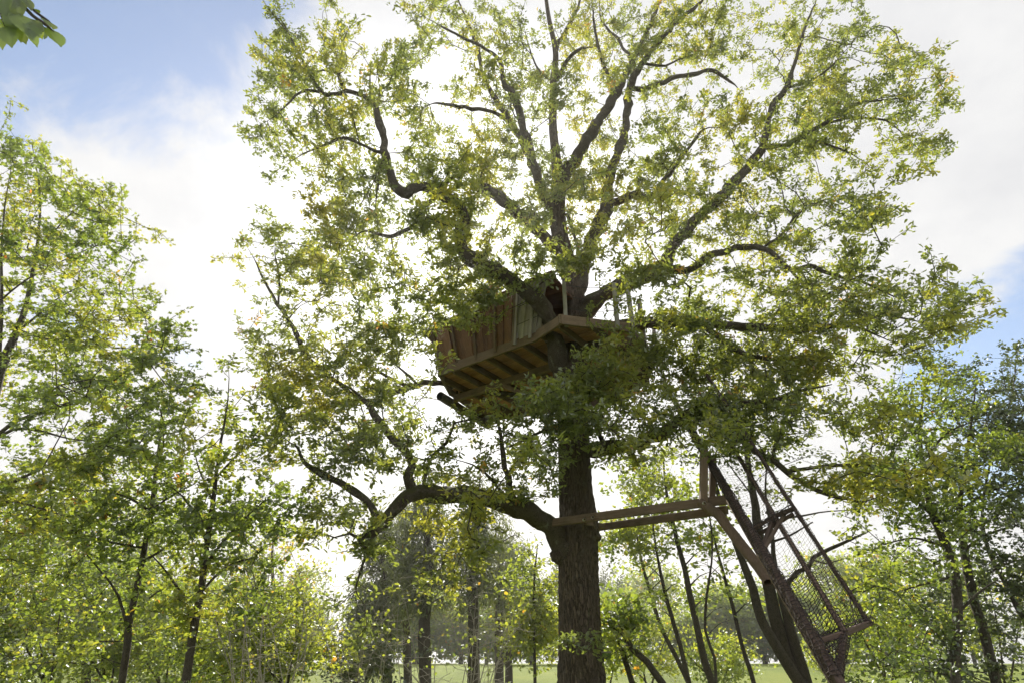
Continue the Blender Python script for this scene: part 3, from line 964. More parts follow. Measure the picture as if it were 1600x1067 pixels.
M['board'] = wood_mat('brown_board', (0.115, 0.058, 0.035), (0.350, 0.195, 0.120), stain=.3)
M['floorboard'] = wood_mat('floor_board', (0.33, 0.16, 0.09), (0.62, 0.35, 0.20), stain=0.12)
M['grey_board'] = wood_mat('grey_board', (0.20, 0.175, 0.175), (0.50, 0.46, 0.45), stain=0.25)
M['beam'] = wood_mat('old_beam', (0.095, 0.064, 0.048), (0.280, 0.200, 0.150), stain=0.45, stain_col=(0.055, 0.055, 0.03))
M['redbeam'] = wood_mat('reddish_beam', (0.060, 0.040, 0.033), (0.175, 0.120, 0.098), stain=0.4)
M['post'] = wood_mat('bleached_post', (0.24, 0.22, 0.22), (0.55, 0.52, 0.51), stain=0.2)
M['rope'] = plain_mat('rope', (0.062, 0.048, 0.044), 0.9)
M['cable'] = plain_mat('cable', (0.05, 0.05, 0.05), 0.6)
M['iron'] = plain_mat('galvanised_bolt', (0.45, 0.44, 0.42), 0.45)


def frame_of(zdir, updir):
    z = Vector(zdir).normalized()
    y = Vector(updir) - z * Vector(updir).dot(z)
    y.normalize()
    x = y.cross(z)
    return Matrix((x, y, z)).transposed().to_4x4()


def world_off(parent):
    off = Vector((0, 0, 0))
    while parent is not None:
        off += Vector(parent.location)
        parent = parent.parent
    return off


def beam(name, a, b, w, h, mat, parent, up=(0, 0, 1), ch=0.008, label=None, taper=1.0):
    """chamfered timber from a to b (local z), w across, h along up"""
    a, b = Vector(a), Vector(b)
    ln = (b - a).length
    V, F = [], []
    for zz, k in ((-ln / 2, 1.0), (ln / 2, taper)):
        x, y = w / 2 * k, h / 2 * k
        V += [(x - ch, -y, zz), (x, -y + ch, zz), (x, y - ch, zz), (x - ch, y, zz), (-x + ch, y, zz), (-x, y - ch, zz), (-x, -y + ch, zz), (-x + ch, -y, zz)]
    F = [(i, (i + 1) % 8, (i + 1) % 8 + 8, i + 8) for i in range(8)] + [tuple(range(7, -1, -1)), tuple(range(8, 16))]
    me = bpy.data.meshes.new(name)
    me.from_pydata(V, [], F)
    me.materials.append(mat)
    o = bpy.data.objects.new(name, me)
    mt = frame_of(b - a, up)
    mt.translation = (a + b) / 2 - world_off(parent)
    o.matrix_local = mt
    link(o, parent)
    if label:
        o['label'] = label
    return o


def prism(name, poly, zdir, ndir, thick, mat, parent):
    """flat board from a planar polygon (world points), thick along ndir, grain along zdir"""
    c = sum((Vector(p) for p in poly), Vector()) / len(poly)
    mt = frame_of(zdir, ndir)
    inv = mt.to_3x3().transposed()
    lo = [inv @ (Vector(p) - c) for p in poly]
    V = [(p.x, p.y, p.z) for p in lo] + [(p.x, p.y + thick, p.z) for p in lo]
    n = len(lo)
    F = [tuple(range(n)), tuple(range(2 * n - 1, n - 1, -1))] + [((i + 1) % n, i, i + n, (i + 1) % n + n) for i in range(n)]
    me = bpy.data.meshes.new(name)
    me.from_pydata(V, [], F)
    bm = bmesh.new()
    bm.from_mesh(me)
    bmesh.ops.recalc_face_normals(bm, faces=bm.faces)
    bm.to_mesh(me)
    bm.free()
    me.materials.append(mat)
    o = bpy.data.objects.new(name, me)
    mt.translation = c - world_off(parent)
    o.matrix_local = mt
    return link(o, parent)


def clip_half(poly, axis, val, keep_less):
    out = []
    n = len(poly)
    for i in range(n):
        p, q = poly[i], poly[(i + 1) % n]
        dp, dq = (val - p[axis]), (val - q[axis])
        if not keep_less:
            dp, dq = -dp, -dq
        if dp >= 0:
            out.append(p)
        if dp * dq < 0:
            k = dp / (dp - dq)
            out.append((p[0] + (q[0] - p[0]) * k, p[1] + (q[1] - p[1]) * k))
    return out


def part_empty(name, parent):
    o = bpy.data.objects.new(name, None)
    return link(o, parent)


def build_treehouse():
    ZF = 8.2
    pix = dict(A=(688, 578), B=(836, 523), C=(876, 497), D=(985, 510), E=(1022, 556), F=(1008, 592), H=(950, 622), I=(780, 647), J=(755, 645), K=(704, 608))
    pt = {k: G(*v, ZF) for k, v in pix.items()}
    root = empty('treehouse', tuple(G(860, 570, ZF)), 'brown plank treehouse cabin and deck on a platform round the oak', 'treehouse')
    poly = [pt[k] for k in 'ABCDEFHIJK']
    s = pt['B'] - pt['A']
    s = s / np.linalg.norm(s)
    t = np.array([-s[1], s[0], 0])
    o2 = pt['A']
    loc = [((p - o2).dot(s), (p - o2).dot(t)) for p in poly]

    def W(a, b, z=0.0):
        return o2 + s * a + t * b + np.array([0, 0, z])
    plat = part_empty('platform', root)
    rnd = random.Random(4)
    tmin, tmax = min(p[1] for p in loc), max(p[1] for p in loc)
    w = 0.15
    q = tmin
    while q < tmax:
        c = clip_half(clip_half(loc, 1, q + 0.006, False), 1, q + w - 0.006, True)
        if len(c) >= 3:
            prism('floor_board', [W(a, b, rnd.uniform(-.004, .004)) for a, b in c], s, (0, 0, 1), 0.03, M['floorboard'], plat)
        q += w
    smin, smax = min(p[0] for p in loc), max(p[0] for p in loc)
    q = smin + 0.25
    while q < smax:
        c = clip_half(clip_half(loc, 0, q, False), 0, q + 0.01, True)
        if len(c) >= 3:
            b0, b1 = min(p[1] for p in c), max(p[1] for p in c)
            beam('joist', W(q, b0 + .06, -.09), W(q, b1 - .06, -.09), 0.06, 0.17, M['beam'], plat)
        q += 0.56
    n = len(poly)
    for i in range(n):
        a, b = poly[i], poly[(i + 1) % n]
        dz = np.array([0, 0, -.06 + .006 * (i % 3)])
        e = (b - a) / np.linalg.norm(b - a)
        beam('rim_beam', a + dz - e * .05, b + dz + e * .05, 0.07, 0.24, M['beam'], plat)
    for off in (1.15, 2.9):
        c = clip_half(clip_half(loc, 1, off, False), 1, off + .01, True)
        a0, a1 = min(p[0] for p in c), max(p[0] for p in c)
        beam('bearer', W(a0 + .1, off, -.27), W(a1 - .1, off, -.27), 0.13, 0.18, M['beam'], plat)
    # round log along the far left edge
    la, lb = pt['K'] + np.array([-.25, -.25, -.30]), pt['J'] + np.array([.15, .25, -.30])
    lg = np.array([[*(la + (lb - la) * k), 0.115 + 0.008 * math.sin(k * 9)] for k in np.linspace(0, 1, 14)])
    V, F = tube_np(lg, 14, 0.03)
    obj('log', mesh_np('platform_log', V, F, M['limb_bark'], True), plat)
    # struts down to the trunk
    tr = np.array([1.44, 12.0, 6.5])
    for g in ((1.2, 1.15), (3.6, 1.15), (1.4, 2.9), (3.9, 2.9)):
        e = W(g[0], g[1], -.36)
        d = e - tr
        beam('strut', tr + d * 0.10, e, 0.11, 0.11, M['beam'], plat)
    # cabin: walls of upright planks that lean outwards
    fa, fb, fc = pt['A'], G(806, 534, ZF), G(845, 517, ZF)
    fd = np.array([1.02, 12.25, ZF])
    fe = np.array([0.75, 14.4, ZF])
    fk = pt['K'] + np.array([0.25, 0.1, 0])
    foot = [fa + np.array([.06, .06, 0]), fb, fc, fd, fe, fk]
    cen = sum(foot) / len(foot)
    HT = 1.25
    up = np.array([0, 0, 1.0])

    def lean(p):
        o = p - cen
        o[2] = 0
        o = o / np.linalg.norm(o)
        return p + np.array([0, 0, .035]) + up * HT + o * 0.40
    tops = [lean(p) for p in foot]
    wm = [M['board'], M['grey_board'], None, M['board'], M['board'], M['board']]
    for i in range(6):
        a, b = foot[i] + up * .034, foot[(i + 1) % 6] + up * .034
        ta, tb = tops[i], tops[(i + 1) % 6]
        ln = np.linalg.norm(b - a)
        e = (b - a) / ln
        nrm = np.array([e[1], -e[0], 0])
        if wm[i] is None:
            continue
        wall = part_empty('cabin_wall', root)
        if i == 1:
            wall['label'] = 'pale grey plank wall facing the deck'
        k = max(2, int(round(ln / 0.125)))
        for j in range(k):
            u0, u1 = (j + .025) / k, (j + 1 - .025) / k
            ofs = nrm * rnd.uniform(-.012, .016) + up * rnd.uniform(-.03, .02)
            pl = [a + (b - a) * u0 + ofs, a + (b - a) * u1 + ofs, ta + (tb - ta) * u1 + ofs, ta + (tb - ta) * u0 + ofs]
            prism('plank', pl, (ta - a), nrm, 0.022, wm[i], wall)
        nb = 5 if i == 0 else (2 if ln < 1 else 4)
        for j in range(nb):
            u = (j + .02) / (nb - 1) if nb > 1 else .5
            u = min(max(u, .02), .98)
            if i == 1 and j == 1:
                u = .62
            beam('batten', a + (b - a) * u + nrm * .055 - up * .14, ta + (tb - ta) * u + nrm * .055, 0.075, 0.05,
                 M['grey_board'] if i == 1 else M['beam'], wall, up=nrm)
        for hh in (.12, .8):
            if i == 1:
                beam('wall_wire', a + (ta - a) * (hh * .5 + .2) + nrm * .04, b + (tb - b) * (hh * .5 + .2) + nrm * .04, .012, .012, M['cable'], wall, ch=.002)
    # arched doorway between the grey wall and the stem
    a, b = foot[2] + up * .03, foot[3] + up * .03
    door = part_empty('doorway', root)
    arch = []
    for k in np.linspace(0, 1, 22):
        an = math.pi * (1 - k)
        p = (a + b) / 2 + (b - a) * 0.46 * math.cos(an) * -1 * -1 + up * (0.35 + 0.75 * math.sin(an) ** 0.8)
        arch.append([*p, .035])
    V, F = tube_np(np.array(arch), 8, .06)
    obj('arch_frame', mesh_np('arch_frame', V, F, M['grey_board'], True), door)
    for j in range(5):
        k0 = 3 + j * 4
        p0 = np.array(arch[k0][:3])
        p1 = (a + b) / 2 + (b - a) * (j - 2) * .17 + up * .08
        V, F = segs_np(np.array([p0]), np.array([p1]), np.array([.012]), np.array([.012]), 6)
        obj('door_rope', mesh_np('door_rope', V, F, M['rope'], True), door)
    prism('threshold', [a, b, b + up * .16, a + up * .16], b - a, np.array([.8, -.6, 0]), .04, M['beam'], door)
    # roof of long boards from eaves to ridge point
    roof = part_empty('roof', root)
    apex = cen + up * (HT + .45)
    for i in range(6):
        ta, tb = tops[i], tops[(i + 1) % 6]
        oa, ob = ta - cen, tb - cen
        oa[2] = ob[2] = 0
        ea = ta + oa / np.linalg.norm(oa) * .22 - up * .05
        eb = tb + ob / np.linalg.norm(ob) * .22 - up * .05
        nn = np.cross(eb - ea, apex - ea)
        nn = nn / np.linalg.norm(nn)
        if nn[2] < 0:
            nn = -nn
        k = max(2, int(np.linalg.norm(eb - ea) / .2))
        for j in range(k):
            u0, u1 = (j + .01) / k, (j + .99) / k
            p0, p1 = ea + (eb - ea) * u0, ea + (eb - ea) * u1
            jit = rnd.uniform(-.04, .05)
            mid0, mid1 = p0 + (apex - p0) * .97, p1 + (apex - p1) * .97
            p0, p1 = p0 + (p0 - apex) * .02 * jit * 20, p1 + (p1 - apex) * .02 * jit * 20
            prism('roof_board', [p0, p1, mid1, mid0], apex - (p0 + p1) / 2, nn, .025 + .012 * (j % 2), M['board'], roof)
    # railing round the deck
    rail = part_empty('railing', root)
    posts = []
    for px, py, hgt in ((885, 503, 1.05), (962, 508, 1.1), (986, 512, 1.15)):
        g = G(px, py, ZF)
        posts.append((g, hgt))
    for k in (.45, 1.0):
        g = pt['D'] + (pt['E'] - pt['D']) * k
        posts.append((g, 1.1))
    posts.append((pt['F'], 1.1))
    posts.append((pt['H'], 1.1))
    for j, (g, hgt) in enumerate(posts):
        lean_ = np.array([.03 * math.sin(j * 2.1), .03 * math.cos(j * 1.3), 0])
        c = g - (g - np.array([1.4, 13, g[2]])) * .01
        out = g - np.array([1.6, 13.0, g[2]])
        out = out / np.linalg.norm(out)
        beam('post', c + out * .09 - up * .16, c + out * .09 + up * hgt + lean_, .085 + (.03 if j == 4 else 0), .085, M['post'], rail, up=out)
        V, F = segs_np(np.array([c + out * .13 - up * .10]), np.array([c + out * .15 - up * .10]), np.array([.018]), np.array([.018]), 8)
        obj('bolt', mesh_np('bolt', V, F, M['iron'], True), rail)
    for (g0, h0), (g1, h1) in zip(posts[:-1], posts[1:]):
        for k in (.35, .65, .95):
            m = []
            for u in np.linspace(0, 1, 9):
                p = g0 + (g1 - g0) * u + up * ((h0 + (h1 - h0) * u) * k - .06 * math.sin(math.pi * u))
                m.append([*p, .008])
            V, F = tube_np(np.array(m), 5)
            obj('rail_rope', mesh_np('rail_rope', V, F, M['cable'], True), rail)


build_treehouse()


def strands(A, B, r, sides=4):
    A, B = np.asarray(A), np.asarray(B)
    return segs_np(A, B, np.full(len(A), r), np.full(len(A), r), sides)


def build_net_ramp():
    LT_, LB_ = P(1040, 603, 13.0), P(1312, 1067, 6.55)
    dl = (LB_ - LT_) / np.linalg.norm(LB_ - LT_)
    ground = LT_ + dl * ((LT_[2] + 0.1) / -dl[2])
    root = empty('net_ramp', (ground[0], ground[1], 0.0), 'timber climbing ramp strung with rope net leading up to the deck', 'climbing ramp')

    def on_L(py):
        lo, hi = 0.0, 12.0
        for _ in range(50):
            m = (lo + hi) / 2
            if proj(LT_ + dl * m)[1] < py:
                lo = m
            else:
                hi = m
        return LT_ + dl * lo

    def far_end(low, px, py):
        target = np.linalg.norm(np.cross(low - LT_, dl))
        best, by = None, 1e9
        for Y in np.linspace(7.5, 13, 120):
            p = P(px, py, Y)
            e = abs(np.linalg.norm(np.cross(p - LT_, dl)) - target * 1.1)
            if e < by and abs((p - low).dot(dl)) > 2:
                best, by = p, e
        return best
    Ml = P(1320, 987, 6.95)
    Rl = P(1356, 970, 7.35)
    Mu = far_end(Ml, 1140, 690)
    Ru = far_end(Rl, 1160, 670)
    print('rails', Ml, Mu, Rl, Ru, on_L(1003))
    # continue the upper ends to the platform
    Mt = Mu + (Mu - Ml) / np.linalg.norm(Mu - Ml) * 1.6
    Rt = Ru + (Ru - Rl) / np.linalg.norm(Ru - Rl) * 1.6
    side = np.cross(dl, (0, 0, 1))
    beam('rail', LT_, ground, .085, .10, M['redbeam'], root, label='thick lowest rail carrying the ramp down to the ground')
    beam('rail', Mt, Ml, .046, .046, M['redbeam'], root)
    beam('rail', Rt, Rl, .040, .040, M['redbeam'], root)
    # plain timber doubled under the thick rail
    nup = np.cross(side, dl)
    nup = nup / np.linalg.norm(nup)
    if nup[2] < 0:
        nup = -nup
    beam('bearer', on_L(770) - nup * .105 - side * .02, on_L(1090) - nup * .105 - side * .02, .085, .10, M['beam'], root)
    # cross frames
    def rail_at(a, b, py):
        lo, hi = 0.0, 1.0
        for _ in range(50):
            m = (lo + hi) / 2
            if proj(a + (b - a) * m)[1] < py:
                lo = m
            else:
                hi = m
        return a + (b - a) * lo
    for k, (yl, ym, yr, yv) in enumerate(((1003, 984, 969, 1060), (829, 803, 791, 858))):
        l_, m_, r_ = on_L(yl), rail_at(Mt, Ml, ym), rail_at(Rt, Rl, yr)
        if k == 0:
            r_ = r_ + (r_ - l_) * .05
        dn = np.array([0, 0, -.03])
        beam('crossbar', l_, m_ + dn, .05, .055, M['redbeam'], root)
        beam('crossbar', m_ + dn, r_ + dn, .05, .06, M['redbeam'], root)
        if k == 1:
            beam('crossbar', l_ + np.array([0.05, .1, -.08]), r_ + np.array([0, .03, -.09]), .045, .05, M['redbeam'], root)
        v_ = on_L(yv)
        beam('strut', m_ + dn, v_ + np.array([0.02, 0, 0]), .06, .06, M['redbeam'], root)
        if k == 1:
            beam('strut', (m_ + r_) / 2 + dn * 2, v_ + dl * .05, .045, .045, M['redbeam'], root)

    # nets
    def net(a0, a1, b0, b1, nu, nv, sag, r, name):
        A, B = [], []
        g = np.zeros((nu + 1, nv + 1, 3))
        rr = np.random.default_rng(9)
        for i in range(nu + 1):
            for j in range(nv + 1):
                u, v = i / nu, j / nv
                p = (a0 + (a1 - a0) * u) * (1 - v) + (b0 + (b1 - b0) * u) * v
                g[i, j] = p + sag * math.sin(math.pi * v) * (1 - .3 * math.sin(6 * u))
        g[1:-1, 1:-1] += rr.normal(0, .006, g[1:-1, 1:-1].shape)
        for i in range(nu + 1):
            for j in range(nv + 1):
                if i < nu:
                    A.append(g[i, j]); B.append(g[i + 1, j])
                if j < nv:
                    A.append(g[i, j]); B.append(g[i, j + 1])
        V, F = strands(A, B, r, 3)
        o = obj(name, mesh_np('rope_net', V, F, M['rope'], True), root)
        o['kind'] = 'stuff'
    top_l = on_L(640)
    low_l = on_L(1003)
    um, ur, ul = rail_at(Mt, Ml, 872), rail_at(Rt, Rl, 855), on_L(890)
    net(on_L(690), ul, Mu, um, 50, 9, np.array([.0, .06, -.12]), .0020, 'net')
    net(ul, low_l, um, Ml, 30, 9, np.array([.0, .06, -.13]), .0044, 'net')
    net(Mu, um, Ru, ur, 50, 7, np.array([.0, .03, -.09]), .0018, 'net')
    net(um, Ml, ur, Rl, 30, 7, np.array([.0, .03, -.10]), .0038, 'net')
    net(low_l, on_L(1058), Ml, on_L(1060) + np.array([.03, 0, .02]), 9, 9, np.array([0, .03, 0]), .0048, 'net')

    # netting wound round the rails
    def wrap(a, b, r, nring, name, rr=.0065, nlong=9):
        ax = (b - a) / np.linalg.norm(b - a)
        u = np.cross(ax, (0, 0, 1.0)); u /= np.linalg.norm(u)
        w_ = np.cross(ax, u)
        rg = np.random.default_rng(5)
        g = np.zeros((nring, nlong, 3))
        for i in range(nring):
            for j in range(nlong):
                an = 2 * math.pi * (j / nlong) + i * .09
                g[i, j] = a + (b - a) * (i / (nring - 1)) + (u * math.cos(an) + w_ * math.sin(an)) * r * rg.uniform(.9, 1.12) + ax * .02 * math.sin(an * 2 + i)
        A, B = [], []
        for i in range(nring):
            for j in range(nlong):
                A.append(g[i, j]); B.append(g[i, (j + 1) % nlong])
                if i < nring - 1:
                    A.append(g[i, j]); B.append(g[i + 1, j])
        V, F = strands(A, B, rr, 3)
        o = obj(name, mesh_np('rope_wrap', V, F, M['rope'], True), root)
        o['kind'] = 'stuff'
    wrap(on_L(660), on_L(1060), .074, 125, 'rope_wrap', .006, 8)
    wrap(Mt, Ml, .036, 100, 'rope_wrap', .0042, 5)
    wrap(Rt, Rl, .031, 100, 'rope_wrap', .004, 5)
    l_, r_ = low_l, Rl + (Rl - low_l) * .04
    wrap(l_, r_, .048, 16, 'rope_wrap', .005, 6)
    wrap(Ml + np.array([0, 0, -.03]), on_L(1060), .05, 13, 'rope_wrap', .005, 6)
    wrap(on_L(829), rail_at(Rt, Rl, 791), .045, 14, 'rope_wrap', .005, 6)
    # long beams bolted either side of the oak
    f0, f1 = P(862, 816, 11.52), P(1136, 780, 9.65)
    fa = f0 + (f1 - f0) * -.06
    beam('support_beam', fa, f1, .07, .15, M['beam'], root)
    b0, b1 = P(938, 823, 12.42), P(1136, 796, 9.95)
    bb = b0 + (b0 - b1) * .12
    beam('support_beam', bb, b1, .07, .14, M['beam'], root)
    beam('spacer', P(914, 815, 11.44), P(943, 822, 12.2), .06, .10, M['beam'], root)
    for px, py, Y in ((925, 809, 11.04), (912, 812, 11.12), (1098, 787, 9.72)):
        c = P(px, py, Y)
        V, F = segs_np(np.array([c]), np.array([c + np.array([.01, -.09, 0])]), np.array([.030]), np.array([.026]), 10)
        obj('bolt', mesh_np('bolt', V, F, M['iron'], True), root)
    # posts
    top = on_L(712)
    beam('post', P(1099, 788, 9.80), P(1100, 700, 9.80), .12, .12, M['beam'], root, up=(0, 1, 0))
    beam('post', P(1112, 792, 9.95), P(1114, 715, 9.95), .10, .10, M['redbeam'], root, up=(0, 1, 0))
    # crooked natural brace
    br = [(1094, 784, 9.78, .075), (1108, 794, 9.68, .085), (1124, 805, 9.58, .085), (1138, 825, 9.48, .082), (1156, 848, 9.33, .085), (1172, 868, 9.18, .085), (1190, 893, 9.0, .08), (1200, 910, 8.85, .06)]
    q = catmull(np.array([[*P(a, b, y), r] for a, b, y, r in br]), .06)
    V, F = tube_np(q, 14, .05)
    obj('crooked_brace', mesh_np('crooked_brace', V, F, M['beam'], True), root)


build_net_ramp()

# small green box fixed to the trunk
def build_box():
    c = P(948, 1021, 11.75)
    root = empty('green_box', tuple(c), 'small green box with pale lid fixed to side of oak trunk', 'box')
    gm = plain_mat('green_paint', (0.10, 0.16, 0.03), .6)
    beam('box_body', c + np.array([-.09, .12, -.03]), c + np.array([.085, .12, -.03]), .12, .085, gm, root)
    beam('lid', c + np.array([-.10, .12, .03]), c + np.array([.10, .12, .03]), .15, .022, M['post'], root)


build_box()
def leafy(name, label, cat, stems, clumps=None, rows=None, per=10.0, leaf='lime_leaf', bark='thin_bark', group=None, seed=1,
          tips=6, clump=0.28, flat=0.6, leaves=10, size=0.11, spread=0.2, kind='kite', width=1.25, warm=0.02, droop=0.0, up=0.75,
          bf=0.3, tone=0.0, spread_y=0.7, r0=0.004, twig_bark=None, trunks=1):
    """a tree or bush: traced stems down to the ground, twigs grown to the leaf clumps, leaves at the twig tips.
    The first `trunks` stems reach the ground."""
    rng = np.random.default_rng(seed)
    f = stems[0][0]
    b = P(f[0], f[1], f[2])
    root = empty(name, (b[0], b[1], 0.0), label, cat, group)
    paths, npos, nway, scr = limb_set([('s', s) for s in stems], 0.25, 0.008)
    for i, (_, q) in enumerate(paths):
        if i < trunks and q[0, 2] > 0.0:
            h = q[0, 2] + 0.1
            dirv = (q[0, :3] - q[min(3, len(q) - 1), :3])
            dirv = dirv / max(1e-6, abs(dirv[2]))
            dirv[2] = -1
            dirv[:2] = np.clip(dirv[:2], -.4, .4)
            ext = np.array([[*(q[0, :3] + dirv * h), q[0, 3] * 1.25], [*(q[0, :3] + dirv * h * .5), q[0, 3] * 1.08]])
            q = np.vstack([ext, q])
        rm = q[:, 3].max()
        V, F = tube_np(q, 10 if rm > .05 else 6, 0.05)
        obj('trunk' if i < trunks else 'branch', mesh_np(name + '_wood', V, F, M[bark], True), root)
    pts = []
    if rows:
        pts.append(grid_points(rows, per, scr, rng, spread_y=spread_y, ymin=3.0, clump=tips, size=clump))
    if clumps:
        pts.append(clump_points(clumps, rng, tips, clump, flat))
    att = np.vstack(pts)
    if len(att):
        pos, par, tip = grow(npos, nway, att, bf=bf, step=0.4)
        obj('twigs', twig_mesh(name + '_twigs', pos, par, M[twig_bark or bark], r0=r0, ex=0.40, sides=3), root)['kind'] = 'stuff'
        tp_, d_ = tip_dirs(pos, par, tip)
        cr = foliage(name + '_leaves', tp_, d_, M[leaf], per=leaves, size=size, spread=spread, kind=kind, width=width, warm=warm, droop=droop, up=up, seed=seed + 50, tone=tone)
        obj('crown', cr, root)['kind'] = 'stuff'
        global NT
        NT += len(cr.polygons)
    return root


NT = 0


def S(*pts):
    return list(pts)


# --- tall tree at the left edge
leafy('maple_tree', 'tall tree at the left edge of view with layered sunlit boughs', 'tree',
      [S((-75, 1067, 9, .087), (-45, 850, 9, .081), (-14, 650, 9, .074), (10, 552, 9, .065), (28, 515, 9, .053), (41, 478, 9, .043), (48, 440, 9, .034), (60, 370, 9, .025), (62, 300, 9, .017), (50, 225, 9, .007)),
       S((-18, 660, 9, .043), (-2, 560, 8.9, .034), (3, 468, 8.8, .028), (2, 400, 8.7, .024), (8, 320, 8.6, .012), (20, 250, 8.6, .006)),
       S((3, 468, 8.8, .019), (45, 435, 8.6, .016), (90, 412, 8.5, .012), (150, 385, 8.4, .009), (210, 372, 8.3, .005)),
       S((25, 520, 9, .025), (60, 492, 8.8, .019), (85, 470, 8.7, .012), (130, 445, 8.6, .007)),
       S((-15, 690, 9, .037), (15, 664, 8.8, .031), (45, 650, 8.6, .028), (85, 636, 8.5, .025), (130, 622, 8.4, .021), (157, 612, 8.3, .016), (200, 578, 8.2, .009), (270, 565, 8, .005)),
       S((-15, 692, 9, .031), (20, 671, 8.7, .025), (60, 672, 8.5, .021), (115, 686, 8.4, .012), (190, 690, 8.2, .006)),
       S((30, 516, 9, .019), (70, 529, 8.7, .014), (110, 531, 8.5, .009), (190, 545, 8.3, .005)),
       S((55, 400, 9, .019), (100, 345, 8.8, .012), (140, 312, 8.6, .007), (178, 290, 8.5, .005)),
       S((40, 480, 9, .019), (100, 505, 8.7, .012), (170, 500, 8.5, .009), (240, 508, 8.4, .005)),
       S((-34, 780, 9, .031), (30, 748, 8.8, .025), (90, 722, 8.6, .019), (175, 712, 8.4, .009)),
       S((-36, 830, 9, .031), (5, 783, 8.8, .025), (50, 790, 8.7, .016), (105, 806, 8.6, .007))],
      rows={4: (0, '1'), 5: (0, '33'), 6: (0, '542'), 7: (0, '76544'), 8: (0, '666542'), 9: (0, '677643'), 10: (0, '676653'), 11: (0, '456653'), 12: (0, '5556543'), 13: (0, '66666553'),
            14: (0, '66666654'), 15: (0, '65345555'), 16: (0, '3233455'), 17: (0, '345555'), 18: (0, '5555'), 19: (0, '6554'), 20: (0, '555'), 21: (0, '55')},
      per=24, leaf='left_leaf', seed=31, tips=6, clump=.19, leaves=13, size=.085, spread=.13, kind='star', width=.9, warm=.012, spread_y=.7, tone=.08)

# --- two slim trees in front of the thicket
leafy('young_maple', 'slim upright tree with dark thin trunk, leftmost of two at lower left', 'tree',
      [S((190, 1067, 11, .06), (198, 1010, 11, .058), (205, 960, 11, .055), (221, 880, 11, .05), (236, 800, 11, .042), (243, 740, 11, .034), (249, 695, 11, .026), (253, 640, 11, .015)),
       S((200, 985, 11, .03), (185, 930, 10.8, .024), (160, 895, 10.6, .016), (135, 865, 10.4, .01)), S((236, 800, 11, .025), (200, 776, 10.6, .02), (150, 765, 10.4, .012), (90, 770, 10.2, .008)),
       S((238, 795, 11, .022), (275, 770, 10.8, .016), (305, 755, 10.6, .01)), S((226, 855, 11, .025), (180, 848, 10.6, .018), (120, 832, 10.3, .01)),
       S((222, 878, 11, .025), (265, 850, 11.2, .018), (290, 820, 11.3, .01)), S((245, 730, 11, .02), (215, 690, 11, .014), (195, 655, 11, .008)), S((206, 955, 11, .02), (245, 925, 10.7, .014), (275, 905, 10.5, .008))],
      rows={15: (5, '32'), 16: (4, '454'), 17: (4, '5554'), 18: (2, '55556'), 19: (1, '566777'), 20: (1, '667776'), 21: (0, '4445554'), 22: (0, '3333333'), 23: (0, '333232'), 24: (0, '333222'), 25: (0, '232222'), 26: (0, '222222')},
      per=19, leaf='left_leaf', seed=32, tips=6, clump=.22, leaves=12, size=.088, spread=.15, kind='oval', warm=.01, tone=.02)
leafy('young_maple', 'slim upright tree with forking trunk, rightmost of two at lower left', 'tree',
      [S((290, 1067, 10.5, .068), (300, 1000, 10.5, .064), (312, 930, 10.5, .06), (322, 860, 10.5, .05), (332, 790, 10.5, .042), (338, 740, 10.5, .034), (345, 690, 10.5, .026), (355, 635, 10.5, .016), (358, 590, 10.5, .008)),
       S((302, 985, 10.5, .03), (290, 940, 10.3, .026), (262, 895, 10.1, .018), (235, 865, 9.9, .01)), S((324, 850, 10.5, .03), (305, 800, 10.3, .024), (285, 775, 10.1, .016), (255, 750, 9.9, .01)),
       S((319, 885, 10.5, .03), (345, 850, 10.3, .024), (380, 812, 10.1, .018), (415, 780, 9.9, .01)), S((314, 925, 10.5, .026), (352, 885, 10.3, .02), (400, 870, 10.1, .01)),
       S((338, 745, 10.5, .022), (375, 705, 10.3, .016), (405, 672, 10.2, .01)), S((334, 785, 10.5, .02), (312, 735, 10.5, .014), (300, 690, 10.5, .008))],
      rows={14: (7, '12'), 15: (7, '33'), 16: (7, '444'), 17: (7, '555'), 18: (6, '566542'), 19: (6, '677763'), 20: (6, '667652'), 21: (6, '56642'), 22: (6, '4453'), 23: (6, '3342'), 24: (6, '2332'), 25: (6, '222'), 26: (6, '222')},
      per=19, leaf='left_leaf', seed=33, tips=6, clump=.22, leaves=12, size=.088, spread=.15, kind='oval', warm=.01, tone=-.04)

